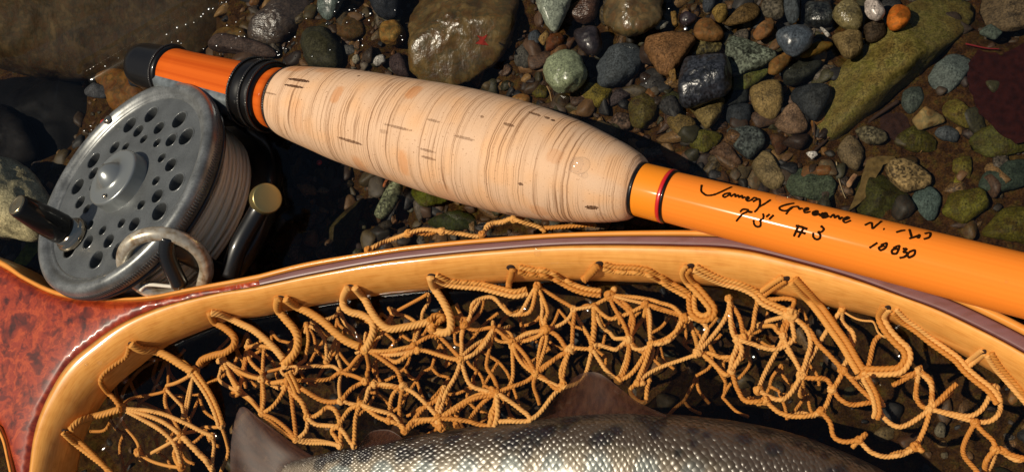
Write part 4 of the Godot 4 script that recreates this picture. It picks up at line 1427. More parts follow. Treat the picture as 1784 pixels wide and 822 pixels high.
	C(m, 4.4, 0, [460, 110, 550, 180, 590, 240])
	C(m, 4.2, 1, [465, 150, 490, 230, 510, 300])
	C(m, 4.4, 0, [590, 250, 570, 330, 575, 420])
	C(m, 4.4, 0, [780, 110, 660, 180, 590, 240, 520, 310, 470, 370])
	C(m, 4.2, 1, [545, 190, 520, 290])
	C(m, 4.4, 0, [600, 290, 680, 295, 740, 260])
	C(m, 4.2, 1, [620, 310, 610, 420])
	C(m, 4.6, 0, [790, 110, 740, 220, 740, 320, 670, 410])
	C(m, 4.6, 0, [810, 150, 760, 250, 735, 330, 730, 400])
	C(m, 4.4, 0, [920, 100, 890, 230, 850, 290, 740, 330])
	C(m, 4.6, 0, [920, 160, 990, 220, 1080, 280])
	C(m, 4.6, 0, [1080, 280, 1180, 240, 1260, 170])
	C(m, 4.4, 0, [1120, 150, 1130, 210, 1090, 270])
	C(m, 4.6, 0, [1190, 300, 1150, 340, 1190, 400, 1280, 420, 1380, 415])
	C(m, 4.6, 0, [1190, 295, 1260, 280, 1300, 240])
	C(m, 4.2, 1, [1050, 190, 1060, 250])
	C(m, 4.2, 2, [960, 110, 950, 190])
	C(n, 4.2, 1, [0, 75, 90, 130, 215, 155])
	C(n, 4.2, 0, [0, 110, 50, 240, 60, 270, 45, 400])
	C(n, 4.2, 1, [70, 250, 140, 310, 200, 400])
	C(n, 4.2, 0, [225, 160, 240, 290, 225, 410])
	C(n, 4.0, 1, [285, 210, 270, 400])
	C(n, 5.0, 0, [240, 160, 320, 220, 410, 270])
	C(n, 4.4, 0, [250, 420, 350, 350, 430, 275])
	C(n, 5.5, 0, [410, 180, 430, 250, 510, 330, 550, 430])
	C(n, 4.4, 0, [435, 290, 450, 420, 465, 590])
	C(n, 5.0, 0, [510, 270, 600, 300, 700, 325, 790, 315])
	C(n, 5.0, 0, [520, 290, 640, 350, 740, 380, 780, 480, 770, 600])
	C(n, 4.4, 0, [300, 420, 390, 460, 450, 490])
	C(n, 4.4, 1, [300, 490, 380, 550, 470, 600])
	C(n, 4.4, 0, [550, 440, 540, 530, 470, 595])
	C(n, 4.6, 0, [555, 440, 620, 500, 750, 530])
	C(n, 4.4, 0, [630, 660, 680, 570, 760, 540])
	C(n, 4.4, 1, [490, 620, 600, 620, 690, 670])
	C(n, 4.4, 1, [530, 550, 620, 610, 720, 660])
	C(n, 4.6, 0, [780, 500, 850, 380, 930, 340])
	C(n, 4.6, 0, [940, 350, 890, 450, 870, 630])
	C(n, 4.6, 0, [800, 310, 870, 220, 960, 160])
	C(n, 4.4, 0, [930, 340, 840, 345, 790, 360])
	C(n, 4.6, 0, [940, 400, 1020, 430, 1110, 450])
	C(n, 4.6, 0, [970, 340, 1080, 390, 1180, 420, 1240, 440])
	C(n, 4.6, 0, [870, 300, 960, 285, 1040, 290])
	C(n, 5.0, 0, [1200, 490, 1330, 390, 1460, 310, 1520, 210])
	C(n, 5.0, 0, [1240, 540, 1330, 420, 1470, 330])
	C(n, 5.0, 0, [1240, 530, 1340, 470, 1480, 450, 1628, 440])
	C(n, 4.6, 0, [1060, 220, 1200, 220, 1260, 190])
	C(n, 4.6, 0, [1080, 270, 1200, 240, 1290, 240, 1370, 320])
	C(n, 4.4, 1, [1220, 290, 1210, 360, 1270, 410])
	C(n, 4.4, 1, [1120, 360, 1140, 280, 1220, 240])
	C(n, 4.8, 0, [1130, 470, 1220, 500, 1250, 540])
	C(n, 4.6, 1, [1110, 460, 1110, 520])
	C(n, 4.6, 1, [1060, 450, 1060, 510])
	C(n, 4.2, 2, [1020, 440, 1020, 520])
	C(n, 4.2, 1, [1420, 450, 1420, 530])
	C(n, 4.6, 0, [800, 560, 850, 600, 900, 640])
	# bag outside the hoop, under the cork grip
	for s in [[635, 570, 720, 520, 830, 480, 870, 468], [850, 560, 840, 500, 860, 460], [880, 545, 930, 490, 1040, 455, 1100, 462], [915, 472, 990, 440, 1075, 430], [1045, 520, 1050, 480, 1045, 445], [1090, 462, 1160, 470, 1270, 480, 1305, 420, 1380, 402, 1450, 382, 1530, 395, 1570, 465], [1455, 388, 1410, 470], [1640, 385, 1605, 460], [1725, 398, 1775, 450], [1310, 420, 1340, 400, 1395, 425, 1400, 480], [1530, 395, 1600, 430, 1620, 470], [1880, 380, 1900, 440]]:
		C(w, 4.6, 0.6, s)
	lay_waiting()
	# the deeper folds of the bag
	var fill = blank()
	var r2 = RandomNumberGenerator.new()
	r2.seed = 21
	var node = {}
	for row in 10:
		for col in 40:
			node[Vector2i(col, row)] = Vector2(150.0 + col * 44.0 + (22.0 if row % 2 else 0.0) + r2.randf_range(-17, 17), 545.0 + row * 30.0 + r2.randf_range(-11, 11))
	for row in 9:
		for col in range(1, 39):
			var p = node[Vector2i(col, row)]
			if p.x > 1420.0 or (p.x > 1150 and p.y > 700) or p.y < 470.0 + 0.16 * absf(p.x - 1000.0) or (p.x > 360 and p.x < 600 and p.y > 660) or (p.x > 900 and p.x < 1180 and p.y > 610) or (p.x > 590 and p.x < 730 and p.y > 710):
				continue
			for sd in 2:
				var q = node[Vector2i(col + sd - (0 if row % 2 else 1), row + 1)]
				if r2.randf() < 0.22:
					continue
				var c0 = (p + q) / 2.0 + Vector2(r2.randf_range(-8, 8), r2.randf_range(-2, 9))
				rope([p.x, p.y, c0.x, c0.y, q.x, q.y], 3.3, 4.4 + 0.8 * sin(row * 2.0 + col), "net_cord", 0.0, 0.0, fill)
	var fo = part("deep_net_cords", bake(fill), cord_mats[1], net)
	fo.set_meta("kind", "stuff")

# ---------------------------------------------------------------- fly rod
var rod
var rod_a
var rod_b
var rod_ax
var rod_prof = []           # [photograph x along the axis, radius in photograph pixels]
var drop_mat

func rod_t(px):
	var lo = -0.5
	var hi = 2.2
	for k in 40:
		var t = (lo + hi) / 2.0
		if to_px(rod_a.lerp(rod_b, t)).x < px:
			lo = t
		else:
			hi = t
	return lo

func rod_p(px):
	return rod_a.lerp(rod_b, rod_t(px))

func prof_at(list, px):
	for k in list.size() - 1:
		if px <= list[k + 1][0]:
			var t = clampf((px - list[k][0]) / (list[k + 1][0] - list[k][0]), 0.0, 1.0)
			return lerpf(list[k][1], list[k + 1][1], t)
	return list[-1][1]

func turned(list, mat_, called, sides = 64, step = 0.0):
	# list of [photograph x, radius in pixels] turned about the rod's axis
	var use = list
	if step > 0.0:
		use = []
		var c = []
		for q in list:
			c.append([float(q[0]), float(q[1])])
		for s in cat(c, 8, false):
			use.append(s)
	var pr = []
	for q in use:
		var p = rod_p(q[0])
		pr.append([(p - rod_a).dot(rod_ax), q[1] * pxm(p)])
	var d = blank()
	lathe(d, rod_a, rod_ax, pr, sides, -cz)
	var x0 = use[0][0]
	var x1 = use[-1][0]
	for k in d.u.size():
		d.u[k].x = (use[k / (sides + 1)][0] - x0) / (x1 - x0)
	return part(called, bake(d), mat_, rod)

func on_rod(px, py, list, lift = 0.0):
	# where the sight line through this place meets the rod
	var axy = 122.0 + (px - 285.0) * 0.2502
	var foot = px + (py - axy) * 0.2355
	var r = prof_at(list, foot) * pxm(rod_p(foot)) + lift
	var dir = ray(px, py)
	var w = cam_pos - rod_a
	w -= rod_ax * w.dot(rod_ax)
	var g = dir - rod_ax * dir.dot(rod_ax)
	var aa = g.dot(g)
	var bb = w.dot(g)
	var cc = w.dot(w) - r * r
	var disc = maxf(0.0, bb * bb - aa * cc)
	return cam_pos + dir * ((-bb - sqrt(disc)) / aa)

func droplet(at, n, r, parent):
	var d = blank()
	var u = n.cross(Vector3(0.3, 0.2, 0.9)).normalized()
	blob(d, at, u * r, n * r * 0.5, u.cross(n) * r * 0.9, 2)
	return part("water_drop", bake(d), drop_mat, parent)

func make_drop_mat():
	drop_mat = StandardMaterial3D.new()
	drop_mat.albedo_color = Color(1, 1, 1, 0.0)
	drop_mat.transparency = BaseMaterial3D.TRANSPARENCY_ALPHA
	drop_mat.roughness = 0.04
	drop_mat.metallic_specular = 0.5

func build_rod():
	rod_a = at_d(285, 122, 0.326)
	rod_b = at_d(1784, 497, 0.2036)
	rod_ax = (rod_b - rod_a).normalized()
	rod = thing("fly_rod", "amber fly rod with striped cork grip and orange reel seat", "fishing rod", rod_p(800))
	var black = coat(mat(Color("0e0c0c"), 0.4, 0.0, 0.35), 0.6, 0.06)
	var rust = coat(mat(Color("d8641e"), 0.75, 0.0, 0.2), 0.06, 0.12)
	rust.albedo_texture = noise_tex(51, 0.03, FastNoiseLite.TYPE_SIMPLEX_SMOOTH, 4, [[0.0, Color(0.85, 0.75, 0.65)], [0.5, Color(0.96, 0.94, 0.9)], [1.0, Color(1, 1, 1)]])
	rust.uv1_scale = Vector3(30, 1.5, 1)
	relief(rust, rust.albedo_texture, 0.006)
	turned([[240, 0.5], [241, 30], [245, 37], [256, 40], [284, 43], [292, 46], [300, 46.5], [304, 44], [305, 30]], black, "butt_cap")
	turned([[302, 10], [303, 42.5], [330, 43], [380, 46], [438, 49.5], [444, 50], [446, 20]], rust, "reel_seat", 64)
	turned([[434, 30], [438, 55], [441, 59.5], [447, 60.5], [454, 60.5], [458, 58.5], [461, 60.5], [468, 61], [474, 60], [478, 54], [479, 30]], black, "sliding_ring", 72)
	var thread = coat(mat(Color("2a2622"), 0.25), 1.0, 0.05)
	for e in [[440, 60.8], [460, 61.8], [473, 61.4], [297, 47.0], [499, 57.5]]:
		var p = rod_p(e[0])
		var r = e[1] * pxm(p)
		var u = (-cz - rod_ax * (-cz).dot(rod_ax)).normalized()
		var v = rod_ax.cross(u)
		var loop = PackedVector3Array()
		for k in 505:
			var f = TAU * k / 504.0
			loop.append(p + (u * cos(f) + v * sin(f)) * r)
		var bd = blank()
		tube(bd, loop, 0.00042, 8, 2, TAU * 84.0 / (TAU * r), 0.0)
		part("thread_wrap", bake(bd), thread, rod)
	turned([[474, 20], [475, 52.5], [485, 54], [496, 55.5], [498, 20]], rust, "seat_winding")
	turned([[493, 20], [494, 56], [497, 57.4], [500, 57.2], [502, 20]], black, "thread_ring")
	# cork grip
	var cork = [[499, 30], [500, 55], [505, 61.5], [520, 65.5], [540, 69.5], [570, 75], [600, 80.5], [640, 85], [680, 88.5], [730, 93.5], [775, 97.5], [815, 99.5], [850, 100], [890, 99.5], [925, 97.5], [965, 93.5], [1000, 88.5], [1045, 78], [1072, 71], [1088, 65.5], [1100, 60.5], [1107, 56.5], [1111, 52.5], [1113.5, 48], [1114, 30]]
	var grip = turned(cork, cork_material(cork), "cork_grip", 128, 1.0)
	rod_prof = cork
	for q in [[665, 212, 8], [785, 216, 4], [625, 215, 4], [1003, 287, 17], [1012, 304, 6], [562, 254, 4], [640, 262, 3], [1045, 377, 9]]:
		var p = on_rod(q[0], q[1], cork)
		var n = (p - rod_a - rod_ax * (p - rod_a).dot(rod_ax)).normalized()
		droplet(p, n, q[2] * pxm(p), rod)
	# blank
	var amber = coat(mat(Color("f2882c"), 0.65, 0.0, 0.2), 0.12, 0.12)
	amber.albedo_texture = noise_tex(52, 0.01, FastNoiseLite.TYPE_SIMPLEX_SMOOTH, 4, [[0.0, Color(0.96, 0.92, 0.88)], [0.6, Color(1, 0.985, 0.97)], [1.0, Color(1, 1, 1)]])
	amber.uv1_scale = Vector3(1.0, 6.0, 1.0)
	var amber2 = coat(mat(Color("ee8a1c"), 0.55, 0.0, 0.3), 0.25, 0.1)
	var bl = [[1108, 20], [1109, 44], [1160, 45], [1200, 46.0], [1400, 49.6], [1600, 53.2], [1784, 56.5], [1900, 58.5], [2100, 62], [2400, 67], [2401, 30]]
	turned(bl, amber, "rod_blank", 72)
	turned([[1113, 30], [1114, 46.5], [1117, 47.2], [1160, 47.8], [1162, 46], [1163, 30]], amber2, "varnished_winding", 64)
	turned([[1111, 30], [1112, 47.0], [1114, 48.6], [1117, 48.8], [1119, 47.2], [1120, 30]], black, "thread_ring", 64)
	turned([[1160, 30], [1161, 47.4], [1163, 48.6], [1166, 48.8], [1168, 47.6], [1169, 30]], coat(mat(Color("c8161c"), 0.4), 1.0, 0.06), "red_winding", 64)
	turned([[1167, 30], [1168, 47.0], [1169, 47.7], [1172, 47.2], [1173, 30]], black, "thread_ring", 64)
	# ink inscription, painted strokes lying on the varnish
	var ink = mat(Color("241306"), 0.8, 0.0, 0.15)
	var a = [1200.0, 300.0, 0.17033]
	var b = [1420.0, 330.0, 0.20682]
	var S = [
		[a, 135, 135, 130, 190, 150, 215, 190, 238, 260, 232, 330, 205, 400, 172, 440, 155], [a, 425, 215, 380, 222, 352, 242, 372, 256, 408, 238, 425, 216, 425, 236, 448, 250], [a, 448, 240, 475, 226, 482, 252, 505, 236, 520, 258, 545, 242, 555, 266, 580, 255],
		[a, 585, 287, 618, 270, 606, 254, 590, 276, 612, 296, 645, 284], [a, 640, 290, 672, 264, 702, 276, 660, 302, 720, 276, 733, 310, 726, 350, 700, 387, 676, 408], [a, 725, 355, 780, 325, 840, 285],
		[a, 530, 407, 560, 380, 612, 386, 600, 405, 550, 432, 490, 500], [a, 615, 405, 655, 409], [a, 668, 490, 674, 530, 700, 555, 735, 550, 742, 515, 735, 490, 760, 480, 771, 450, 762, 424], [a, 798, 457, 832, 430], [a, 828, 482, 872, 440],
		[a, 1080, 320, 1000, 335, 935, 360, 945, 385, 1000, 395, 1060, 360, 1120, 352], [a, 1062, 365, 1030, 390, 1000, 430], [a, 1120, 352, 1140, 380, 1150, 372, 1172, 376], [a, 1182, 396, 1225, 384, 1218, 368, 1184, 386, 1196, 414, 1246, 405], [a, 1268, 428, 1322, 414, 1312, 398, 1272, 414, 1288, 440, 1345, 428], [a, 1352, 444, 1374, 420, 1386, 452, 1410, 428, 1426, 458],
		[b, 20, 200, 60, 226, 100, 212, 90, 198, 62, 214, 74, 240, 122, 226], [b, 132, 238, 160, 214, 172, 240, 196, 222, 212, 252, 232, 236], [b, 236, 262, 288, 246, 274, 234, 242, 256, 258, 280, 304, 264],
		[b, 425, 302, 478, 282, 490, 330, 522, 305, 562, 272], [b, 580, 335, 590, 337], [b, 690, 362, 730, 350, 762, 346], [b, 800, 340, 812, 380, 822, 415], [b, 800, 415, 855, 398, 885, 385, 878, 408, 860, 400], [b, 930, 375, 974, 368, 968, 404, 922, 420],
		[b, 465, 492, 530, 450], [b, 560, 470, 608, 453, 600, 490, 560, 512, 545, 490, 590, 474], [b, 665, 495, 714, 474, 708, 510, 690, 540, 655, 536, 660, 508, 702, 500], [b, 745, 500, 778, 504, 752, 526, 782, 535, 762, 565, 718, 576], [b, 800, 527, 845, 513, 842, 550, 800, 572, 785, 550, 802, 526],
		[a, 1130, 540, 1105, 600, 1080, 655], [a, 1188, 560, 1155, 615, 1125, 665], [a, 1100, 547, 1160, 560, 1218, 582], [a, 1090, 602, 1145, 612, 1200, 627], [a, 1280, 620, 1280, 660, 1310, 686, 1345, 676, 1352, 640, 1330, 610, 1362, 610, 1386, 580, 1356, 550]]
	var ins = blank()
	for s in S:
		var o = s[0]
		var pl = []
		for k in range(1, s.size(), 2):
			pl.append([o[0] + s[k] * o[2], o[1] + s[k + 1] * o[2]])
		var pts = []
		for q in cat(pl, 6, false):
			pts.append(on_rod(q[0], q[1], bl, -0.00004))
		var rr = PackedFloat32Array()
		for k in pts.size():
			rr.append((0.00021 + 0.00015 * (0.5 + 0.5 * cord_noise.get_noise_2d(k * 0.4, s[1] * 3.1))))
		tube(ins, PackedVector3Array(pts), rr, 6)
	part("ink_inscription", bake(ins), ink, rod)
	for q in [[1367, 347, 17], [1755, 491, 4]]:
		var p = on_rod(q[0], q[1], bl)
		droplet(p, (p - rod_a - rod_ax * (p - rod_a).dot(rod_ax)).normalized(), q[2] * pxm(p), rod)

func cork_material(cork):
	var W = 1408
	var H = 704
	var f1 = FastNoiseLite.new()
	f1.seed = 61
	f1.frequency = 1.0
	f1.fractal_octaves = 3
	var f2 = FastNoiseLite.new()
	f2.seed = 62
	f2.frequency = 1.0
	f2.fractal_octaves = 2
	var im = Image.create(W, H, false, Image.FORMAT_RGB8)
	var base = Color(0.865, 0.71, 0.575)
	var ends = [0.0, 0.075, 0.16, 0.235, 0.315, 0.385, 0.47, 0.555, 0.63, 0.70, 0.775, 0.86, 1.01]
	var rd = RandomNumberGenerator.new()
	rd.seed = 65
	var per = []
	for k in ends.size():
		per.append([rd.randf_range(0.2, 1.0), rd.randf_range(-1, 1), rd.randf() * 9.0, rd.randf_range(-0.02, 0.02)])
	per[11][0] = 0.15
	per[1][0] = 0.9
	per[5][0] = 0.25
	for y in H:
		var v = float(y) / H
		for x in W:
			var u = float(x) / W
			var dn = 0
			while ends[dn + 1] <= u:
				dn += 1
			var pr = per[dn]
			var seam = smoothstep(0.0022, 0.0, minf(u - ends[dn], ends[dn + 1] - u)) * 0.16
			var w = u + pr[3] * (v - 0.5) + 0.0030 * f1.get_noise_2d(v * 5.0 + pr[2], u * 2.0) + 0.0012 * f2.get_noise_2d(v * 26.0, u * 14.0 + pr[2])
			var n1 = f1.get_noise_2d(w * 72.0 + pr[2] * 5.1, v * 0.45 + pr[2])
			var n2 = f2.get_noise_2d(w * 120.0, v * 0.8 + pr[2])
			var line = maxf(0.0, 1.0 - absf(n1 - 0.08) * 8.5)
			var line2 = maxf(0.0, 1.0 - absf(n2) * 8.0) * 0.5
			var here = clampf(0.75 + 1.1 * f2.get_noise_2d(u * 14.0 + pr[2], v * 3.2), 0.0, 1.0)
			var dark = clampf((line * 0.9 + line2 * 0.6) * here * (0.6 + 0.6 * pr[0]), 0.0, 1.0)
			var c = base
			var warm = clampf(f2.get_noise_2d(u * 9.0, v * 7.0) * 1.6 + pr[1] * 0.35, -1.0, 1.0)
			c = c.lerp(Color(0.92, 0.68, 0.46), maxf(0.0, warm) * 0.35)
			c = c.lerp(Color(0.85, 0.72, 0.61), maxf(0.0, -warm) * 0.45)
			c = c.lerp(Color(0.93, 0.66, 0.42), smoothstep(0.28, 0.08, v) * 0.25 + smoothstep(0.66, 0.80, v) * 0.3)  # orange shading toward the upper and lower sides, painted into the cork
			c = c.lerp(Color(0.50, 0.35, 0.24), clampf(dark * 0.9 + seam, 0.0, 0.88))
			var pit = f1.get_noise_2d(x * 0.055, y * 0.22)
			if pit > 0.57:
				c = c.lerp(Color(0.45, 0.27, 0.16), clampf((pit - 0.57) * 6.0, 0.0, 0.6))
			var g = 1.0 + 0.05 * f1.get_noise_2d(x * 0.31, y * 0.29)
			im.set_pixel(x, y, Color(c.r * g, c.g * g, c.b * g))
	# cracks, stains and pits where the photograph shows them: place, length along, height, darkness
	var rr = RandomNumberGenerator.new()
	rr.seed = 63
	for q in [[560, 156, 48, 5, 0.95], [555, 168, 40, 4, 0.9], [508, 178, 38, 2, 0.4], [655, 262, 52, 4, 0.6], [640, 188, 14, 24, 0.0], [745, 244, 60, 3, 0.4], [805, 233, 26, 3, 0.35], [955, 212, 24, 4, 0.6], [975, 218, 10, 4, 0.75], [985, 222, 8, 3, 0.8], [925, 237, 20, 5, 0.5], [858, 262, 40, 4, 0.35], [795, 282, 30, 2, 0.4], [795, 294, 28, 2, 0.4], [945, 336, 9, 4, 0.7], [1052, 370, 22, 6, 0.8], [880, 224, 6, 4, 0.5], [653, 146, 4, 3, 0.6], [720, 250, 18, 7, 0.2], [900, 380, 20, 5, 0.5],
			[540, 125, 40, 20, -1.0], [590, 130, 36, 18, -0.7], [634, 185, 16, 34, -1.0], [757, 178, 20, 30, -1.1], [650, 300, 22, 26, -0.8], [745, 300, 18, 40, -0.8], [560, 220, 24, 60, -0.4], [1002, 290, 26, 26, -0.5], [800, 345, 40, 22, -0.5], [960, 375, 30, 14, -0.6]]:
		var axy = 122.0 + (q[0] - 285.0) * 0.2502
		var foot = q[0] + (q[1] - axy) * 0.2355
		var r = prof_at(cork, foot)
		var off = clampf((axy - q[1]) * 0.97 / r, -0.99, 0.99)
		var uu = (foot - 499.0) / 615.0
		var vv = 0.5 - asin(off) / TAU
		var hw = q[2] / 615.0 * W * 0.5
		var hh = maxf(2.0, q[3] / (TAU * r) * H * 0.5 / maxf(0.35, cos(asin(off))))
		for yy in range(-int(hh) - 3, int(hh) + 4):
			for xx in range(-int(hw) - 2, int(hw) + 3):
				var X = int(uu * W) + xx
				var Y = int(vv * H) + yy
				if X < 0 or Y < 0 or X >= W or Y >= H:
					continue
				var e = 0.5 + 0.5 * f1.get_noise_2d(X * 0.16, Y * 0.1 + q[0])
				var ins = (1.0 - absf(xx) / (hw + 1.0)) * (1.0 - absf(yy) / (hh + 1.0))
				var c = im.get_pixel(X, Y)
				if q[4] < 0.0:
					im.set_pixel(X, Y, c.lerp(Color(0.78, 0.47, 0.25), clampf(ins * 4.0 * e, 0.0, 0.38) * -q[4]))
				elif ins * 3.0 > 1.0 - e:
					im.set_pixel(X, Y, c.lerp(Color(0.20, 0.10, 0.04), clampf(q[4] * (0.4 + e * 0.8), 0.0, 1.0)))
	var t = ImageTexture.create_from_image(im)
	var m = mat(Color.WHITE, 0.58, 0.0, 0.3)
	m.albedo_texture = t
	relief(m, t, 0.02)
	return m

# ---------------------------------------------------------------- fly reel
func build_reel():
	var v = Vector3(0.366, -0.048, 0.929)
	v = Vector3((892.0 - 217.0) / F, -(411.0 - 322.0) / F, 1.0).normalized()
	var e = Vector3(-0.82, 0.57, 0.0)
	e.z = -(e.x * v.x + e.y * v.y) / v.z
	e = e.normalized()
	var nc = v * 0.465 + e * sqrt(1.0 - 0.465 * 0.465)
	var mc = Vector3(0.571, 0.807, 0.0)
	mc.z = -(mc.x * nc.x + mc.y * nc.y) / nc.z
	mc = mc.normalized()
	var qc = nc.cross(mc)
	var n = vc(nc.x, nc.y, nc.z)
	var m = vc(mc.x, mc.y, mc.z)
	var q = vc(qc.x, qc.y, qc.z)
	var O = at_d(217, 322, 0.303)
	var R = 212.0 * pxm(O)
	var reel = thing("fly_reel", "gunmetal fly reel with perforated face and tan line", "fishing reel", O)
	var gun = coat(mat(Color("7a7e80"), 0.45, 0.3, 0.5), 0.5, 0.1)
	gun.albedo_texture = noise_tex(71, 0.012, FastNoiseLite.TYPE_SIMPLEX_SMOOTH, 5, [[0.0, 0.7], [0.4, 0.84], [0.6, 0.9], [1.0, 1.0]])
	tri(gun, 14.0)
	detail(gun, tx.scuff, 60.0)
	var worn = coat(mat(Color("b5b8b8"), 0.38, 0.55, 0.5), 0.3, 0.15)
	worn.albedo_texture = noise_tex(72, 0.02, FastNoiseLite.TYPE_SIMPLEX_SMOOTH, 5, [[0.0, 0.55], [0.4, 0.74], [0.6, 0.86], [1.0, 1.0]])
	tri(worn, 12.0)
	detail(worn, tx.scuff, 45.0)
	var dark = coat(mat(Color("1b1b1d"), 0.38, 0.2, 0.5), 0.6, 0.12)
	var chrome = mat(Color("c9b9a2"), 0.16, 0.95, 0.5)
	chrome.roughness_texture = tx.smooth
	# perforated face: a plate with real holes
	var holes = []
	for k in 12:
		holes.append([0.69, deg_to_rad(-6.0 + 30.0 * k + (8.0 if k % 2 else 0.0)), 0.078])
		holes.append([0.545, deg_to_rad(11.0 + 30.0 * k), 0.060])
		holes.append([0.43, deg_to_rad(-4.0 + 30.0 * k), 0.042])
	var pts = PackedVector2Array()
	var rings = []
	for k in 96:
		pts.append(Vector2.from_angle(TAU * k / 96.0) * 0.85)
	for h in holes:
		var c = Vector2.from_angle(h[1]) * h[0]
		rings.append([c, h[2]])
		for k in 16:
			pts.append(c + Vector2.from_angle(TAU * k / 16.0) * h[2])
	for i in range(-22, 23):
		for j in range(-22, 23):
			var p = Vector2(i + 0.5 * (j & 1), j * 0.87) * 0.042
			if p.length() > 0.82:
				continue
			var ok = true
			for r in rings:
				if p.distance_to(r[0]) < r[1] + 0.012:
					ok = false
			if ok:
				pts.append(p)
	var tris = Geometry2D.triangulate_delaunay(pts)
	var d = blank()
	for p in pts:
		var h = 0.035 * (1.0 - p.length() / 0.85)
		d.v.append(O + (m * p.x + q * p.y + n * h) * R)
	for k in range(0, tris.size(), 3):
		var c = (pts[tris[k]] + pts[tris[k + 1]] + pts[tris[k + 2]]) / 3.0
		var ok = true
		for r in rings:
			if c.distance_to(r[0]) < r[1] * 0.96:
				ok = false
		if ok:
			d.i.append_array(PackedInt32Array([tris[k], tris[k + 1], tris[k + 2]]))
	recalc(d, n)
	var face = part("spool_face", bake(d), gun, reel)
	d = blank()
	for r in rings:
		var c = O + (m * r[0].x + q * r[0].y + n * 0.035 * (1.0 - r[0].length() / 0.85)) * R
		lathe(d, c, n, [[-0.09 * R, r[1] * R * 0.96], [-0.012 * R, r[1] * R * 0.98], [0.0, r[1] * R * 1.04], [0.003 * R, r[1] * R * 1.13], [-0.002 * R, r[1] * R * 1.2]], 16)
	part("hole_rims", bake(d), gun, face)
	d = blank()
	lathe(d, O, n, [[-0.02 * R, 0.83 * R], [0.004 * R, 0.845 * R], [0.016 * R, 0.862 * R], [0.012 * R, 0.872 * R], [0.030 * R, 0.885 * R], [0.050 * R, 0.91 * R], [0.058 * R, 0.94 * R], [0.050 * R, 0.972 * R], [0.025 * R, 0.995 * R], [-0.03 * R, 1.0 * R], [-0.10 * R, 0.985 * R], [-0.11 * R, 0.9 * R]], 128, m)
	part("rim", bake(d), worn, face)
	d = blank()
	for k in 260:
		var f = TAU * k / 260.0
		var rad = m * cos(f) + q * sin(f)
		blob(d, O + (rad * 1.0 - n * 0.045) * R, rad * R * 0.006, n * R * 0.030, (q * cos(f) - m * sin(f)) * R * 0.008, 1)
	part("knurling", bake(d), gun, face)
	d = blank()
	lathe(d, O, n, [[-0.10 * R, 0.05 * R], [-0.10 * R, 0.5 * R], [-0.10 * R, 0.97 * R], [-0.13 * R, 0.985 * R], [-0.15 * R, 0.97 * R], [-0.15 * R, 0.5 * R]], 72, m)
	part("spool_flange", bake(d), dark, reel)
	d = blank()
	lathe(d, O, n, [[0.0, 0.29 * R], [0.03 * R, 0.268 * R], [0.12 * R, 0.262 * R], [0.135 * R, 0.255 * R], [0.14 * R, 0.24 * R], [0.137 * R, 0.2 * R], [0.145 * R, 0.135 * R], [0.17 * R, 0.12 * R], [0.205 * R, 0.095 * R], [0.24 * R, 0.055 * R], [0.252 * R, 0.02 * R], [0.254 * R, 0.0]], 64, m)
	part("hub", bake(d), coat(mat(Color("969a9a"), 0.28, 0.6, 0.5), 0.4, 0.06), face)
	for s in [[0.33, 0.86, 0.045], [0.02, 0.2, 0.02], [-0.15, -0.12, 0.02]]:
		d = blank()
		var lift = 0.05 if s[1] > 0.5 else 0.15
		blob(d, O + (m * s[0] + q * s[1] + n * lift) * R, m * R * s[2], q * R * s[2], n * R * s[2] * 0.6, 2)
		part("rivet", bake(d), chrome, face)
	# winding handle
	var b = O + (m * -0.585 + q * 0.13 + n * 0.02) * R
	d = blank()
	lathe(d, b, n, [[0.0, 0.15 * R], [0.03 * R, 0.155 * R], [0.055 * R, 0.14 * R], [0.06 * R, 0.125 * R], [0.10 * R, 0.12 * R], [0.105 * R, 0.05 * R]], 40)
	var hd = part("handle_collar", bake(d), chrome, reel)
	d = blank()
	var bl = coat(mat(Color("0d0b0b"), 0.4, 0.0, 0.3), 0.5, 0.05)
	lathe(d, b, n, [[0.09 * R, 0.05 * R], [0.095 * R, 0.118 * R], [0.14 * R, 0.125 * R], [0.28 * R, 0.12 * R], [0.42 * R, 0.105 * R], [0.50 * R, 0.096 * R], [0.53 * R, 0.088 * R], [0.535 * R, 0.06 * R]], 40)
	part("handle", bake(d), bl, reel)
	d = blank()
	lathe(d, b, n, [[0.52 * R, 0.085 * R], [0.535 * R, 0.087 * R], [0.545 * R, 0.078 * R], [0.542 * R, 0.066 * R], [0.536 * R, 0.06 * R], [0.540 * R, 0.03 * R], [0.542 * R, 0.0]], 32)
	part("handle_cap", bake(d), mat(Color("b9a988"), 0.25, 0.9, 0.5), reel)
	# line on the spool: turns laid side by side
	var lm = coat(mat(Color("fbe9c8"), 0.4, 0.0, 0.5), 0.6, 0.12)
	d = blank()
	lathe(d, O, n, [[-0.14 * R, 0.3 * R], [-0.15 * R, 0.80 * R], [-0.60 * R, 0.80 * R], [-0.61 * R, 0.3 * R]], 64, m)
	part("line_core", bake(d), lm, reel)
	for layer in 2:
		d = blank()
		var path = PackedVector3Array()
		var turns = 15 - layer * 6
		for k in turns * 56 + 1:
			var t = float(k) / (turns * 56)
			var f = TAU * k / 56.0
			var wob = 0.012 * sin(f * 0.37 + layer) + 0.010 * cord_noise.get_noise_2d(f * 0.3, layer * 9.0)
			var ax = -0.175 - 0.40 * t + wob * 1.2 if layer == 0 else -0.22 - 0.30 * t + 0.05 * sin(f * 0.5 + 1.0) + wob
			path.append(O + (m * cos(f) + q * sin(f)) * R * (0.815 + 0.024 * layer + 0.006 * sin(f * 1.3)) + n * ax * R)
		tube(d, path, 0.0165 * R, 8)
		part("fly_line", bake(d), lm, reel)
	# frame: back ring, pillars, line guard, foot
	d = blank()
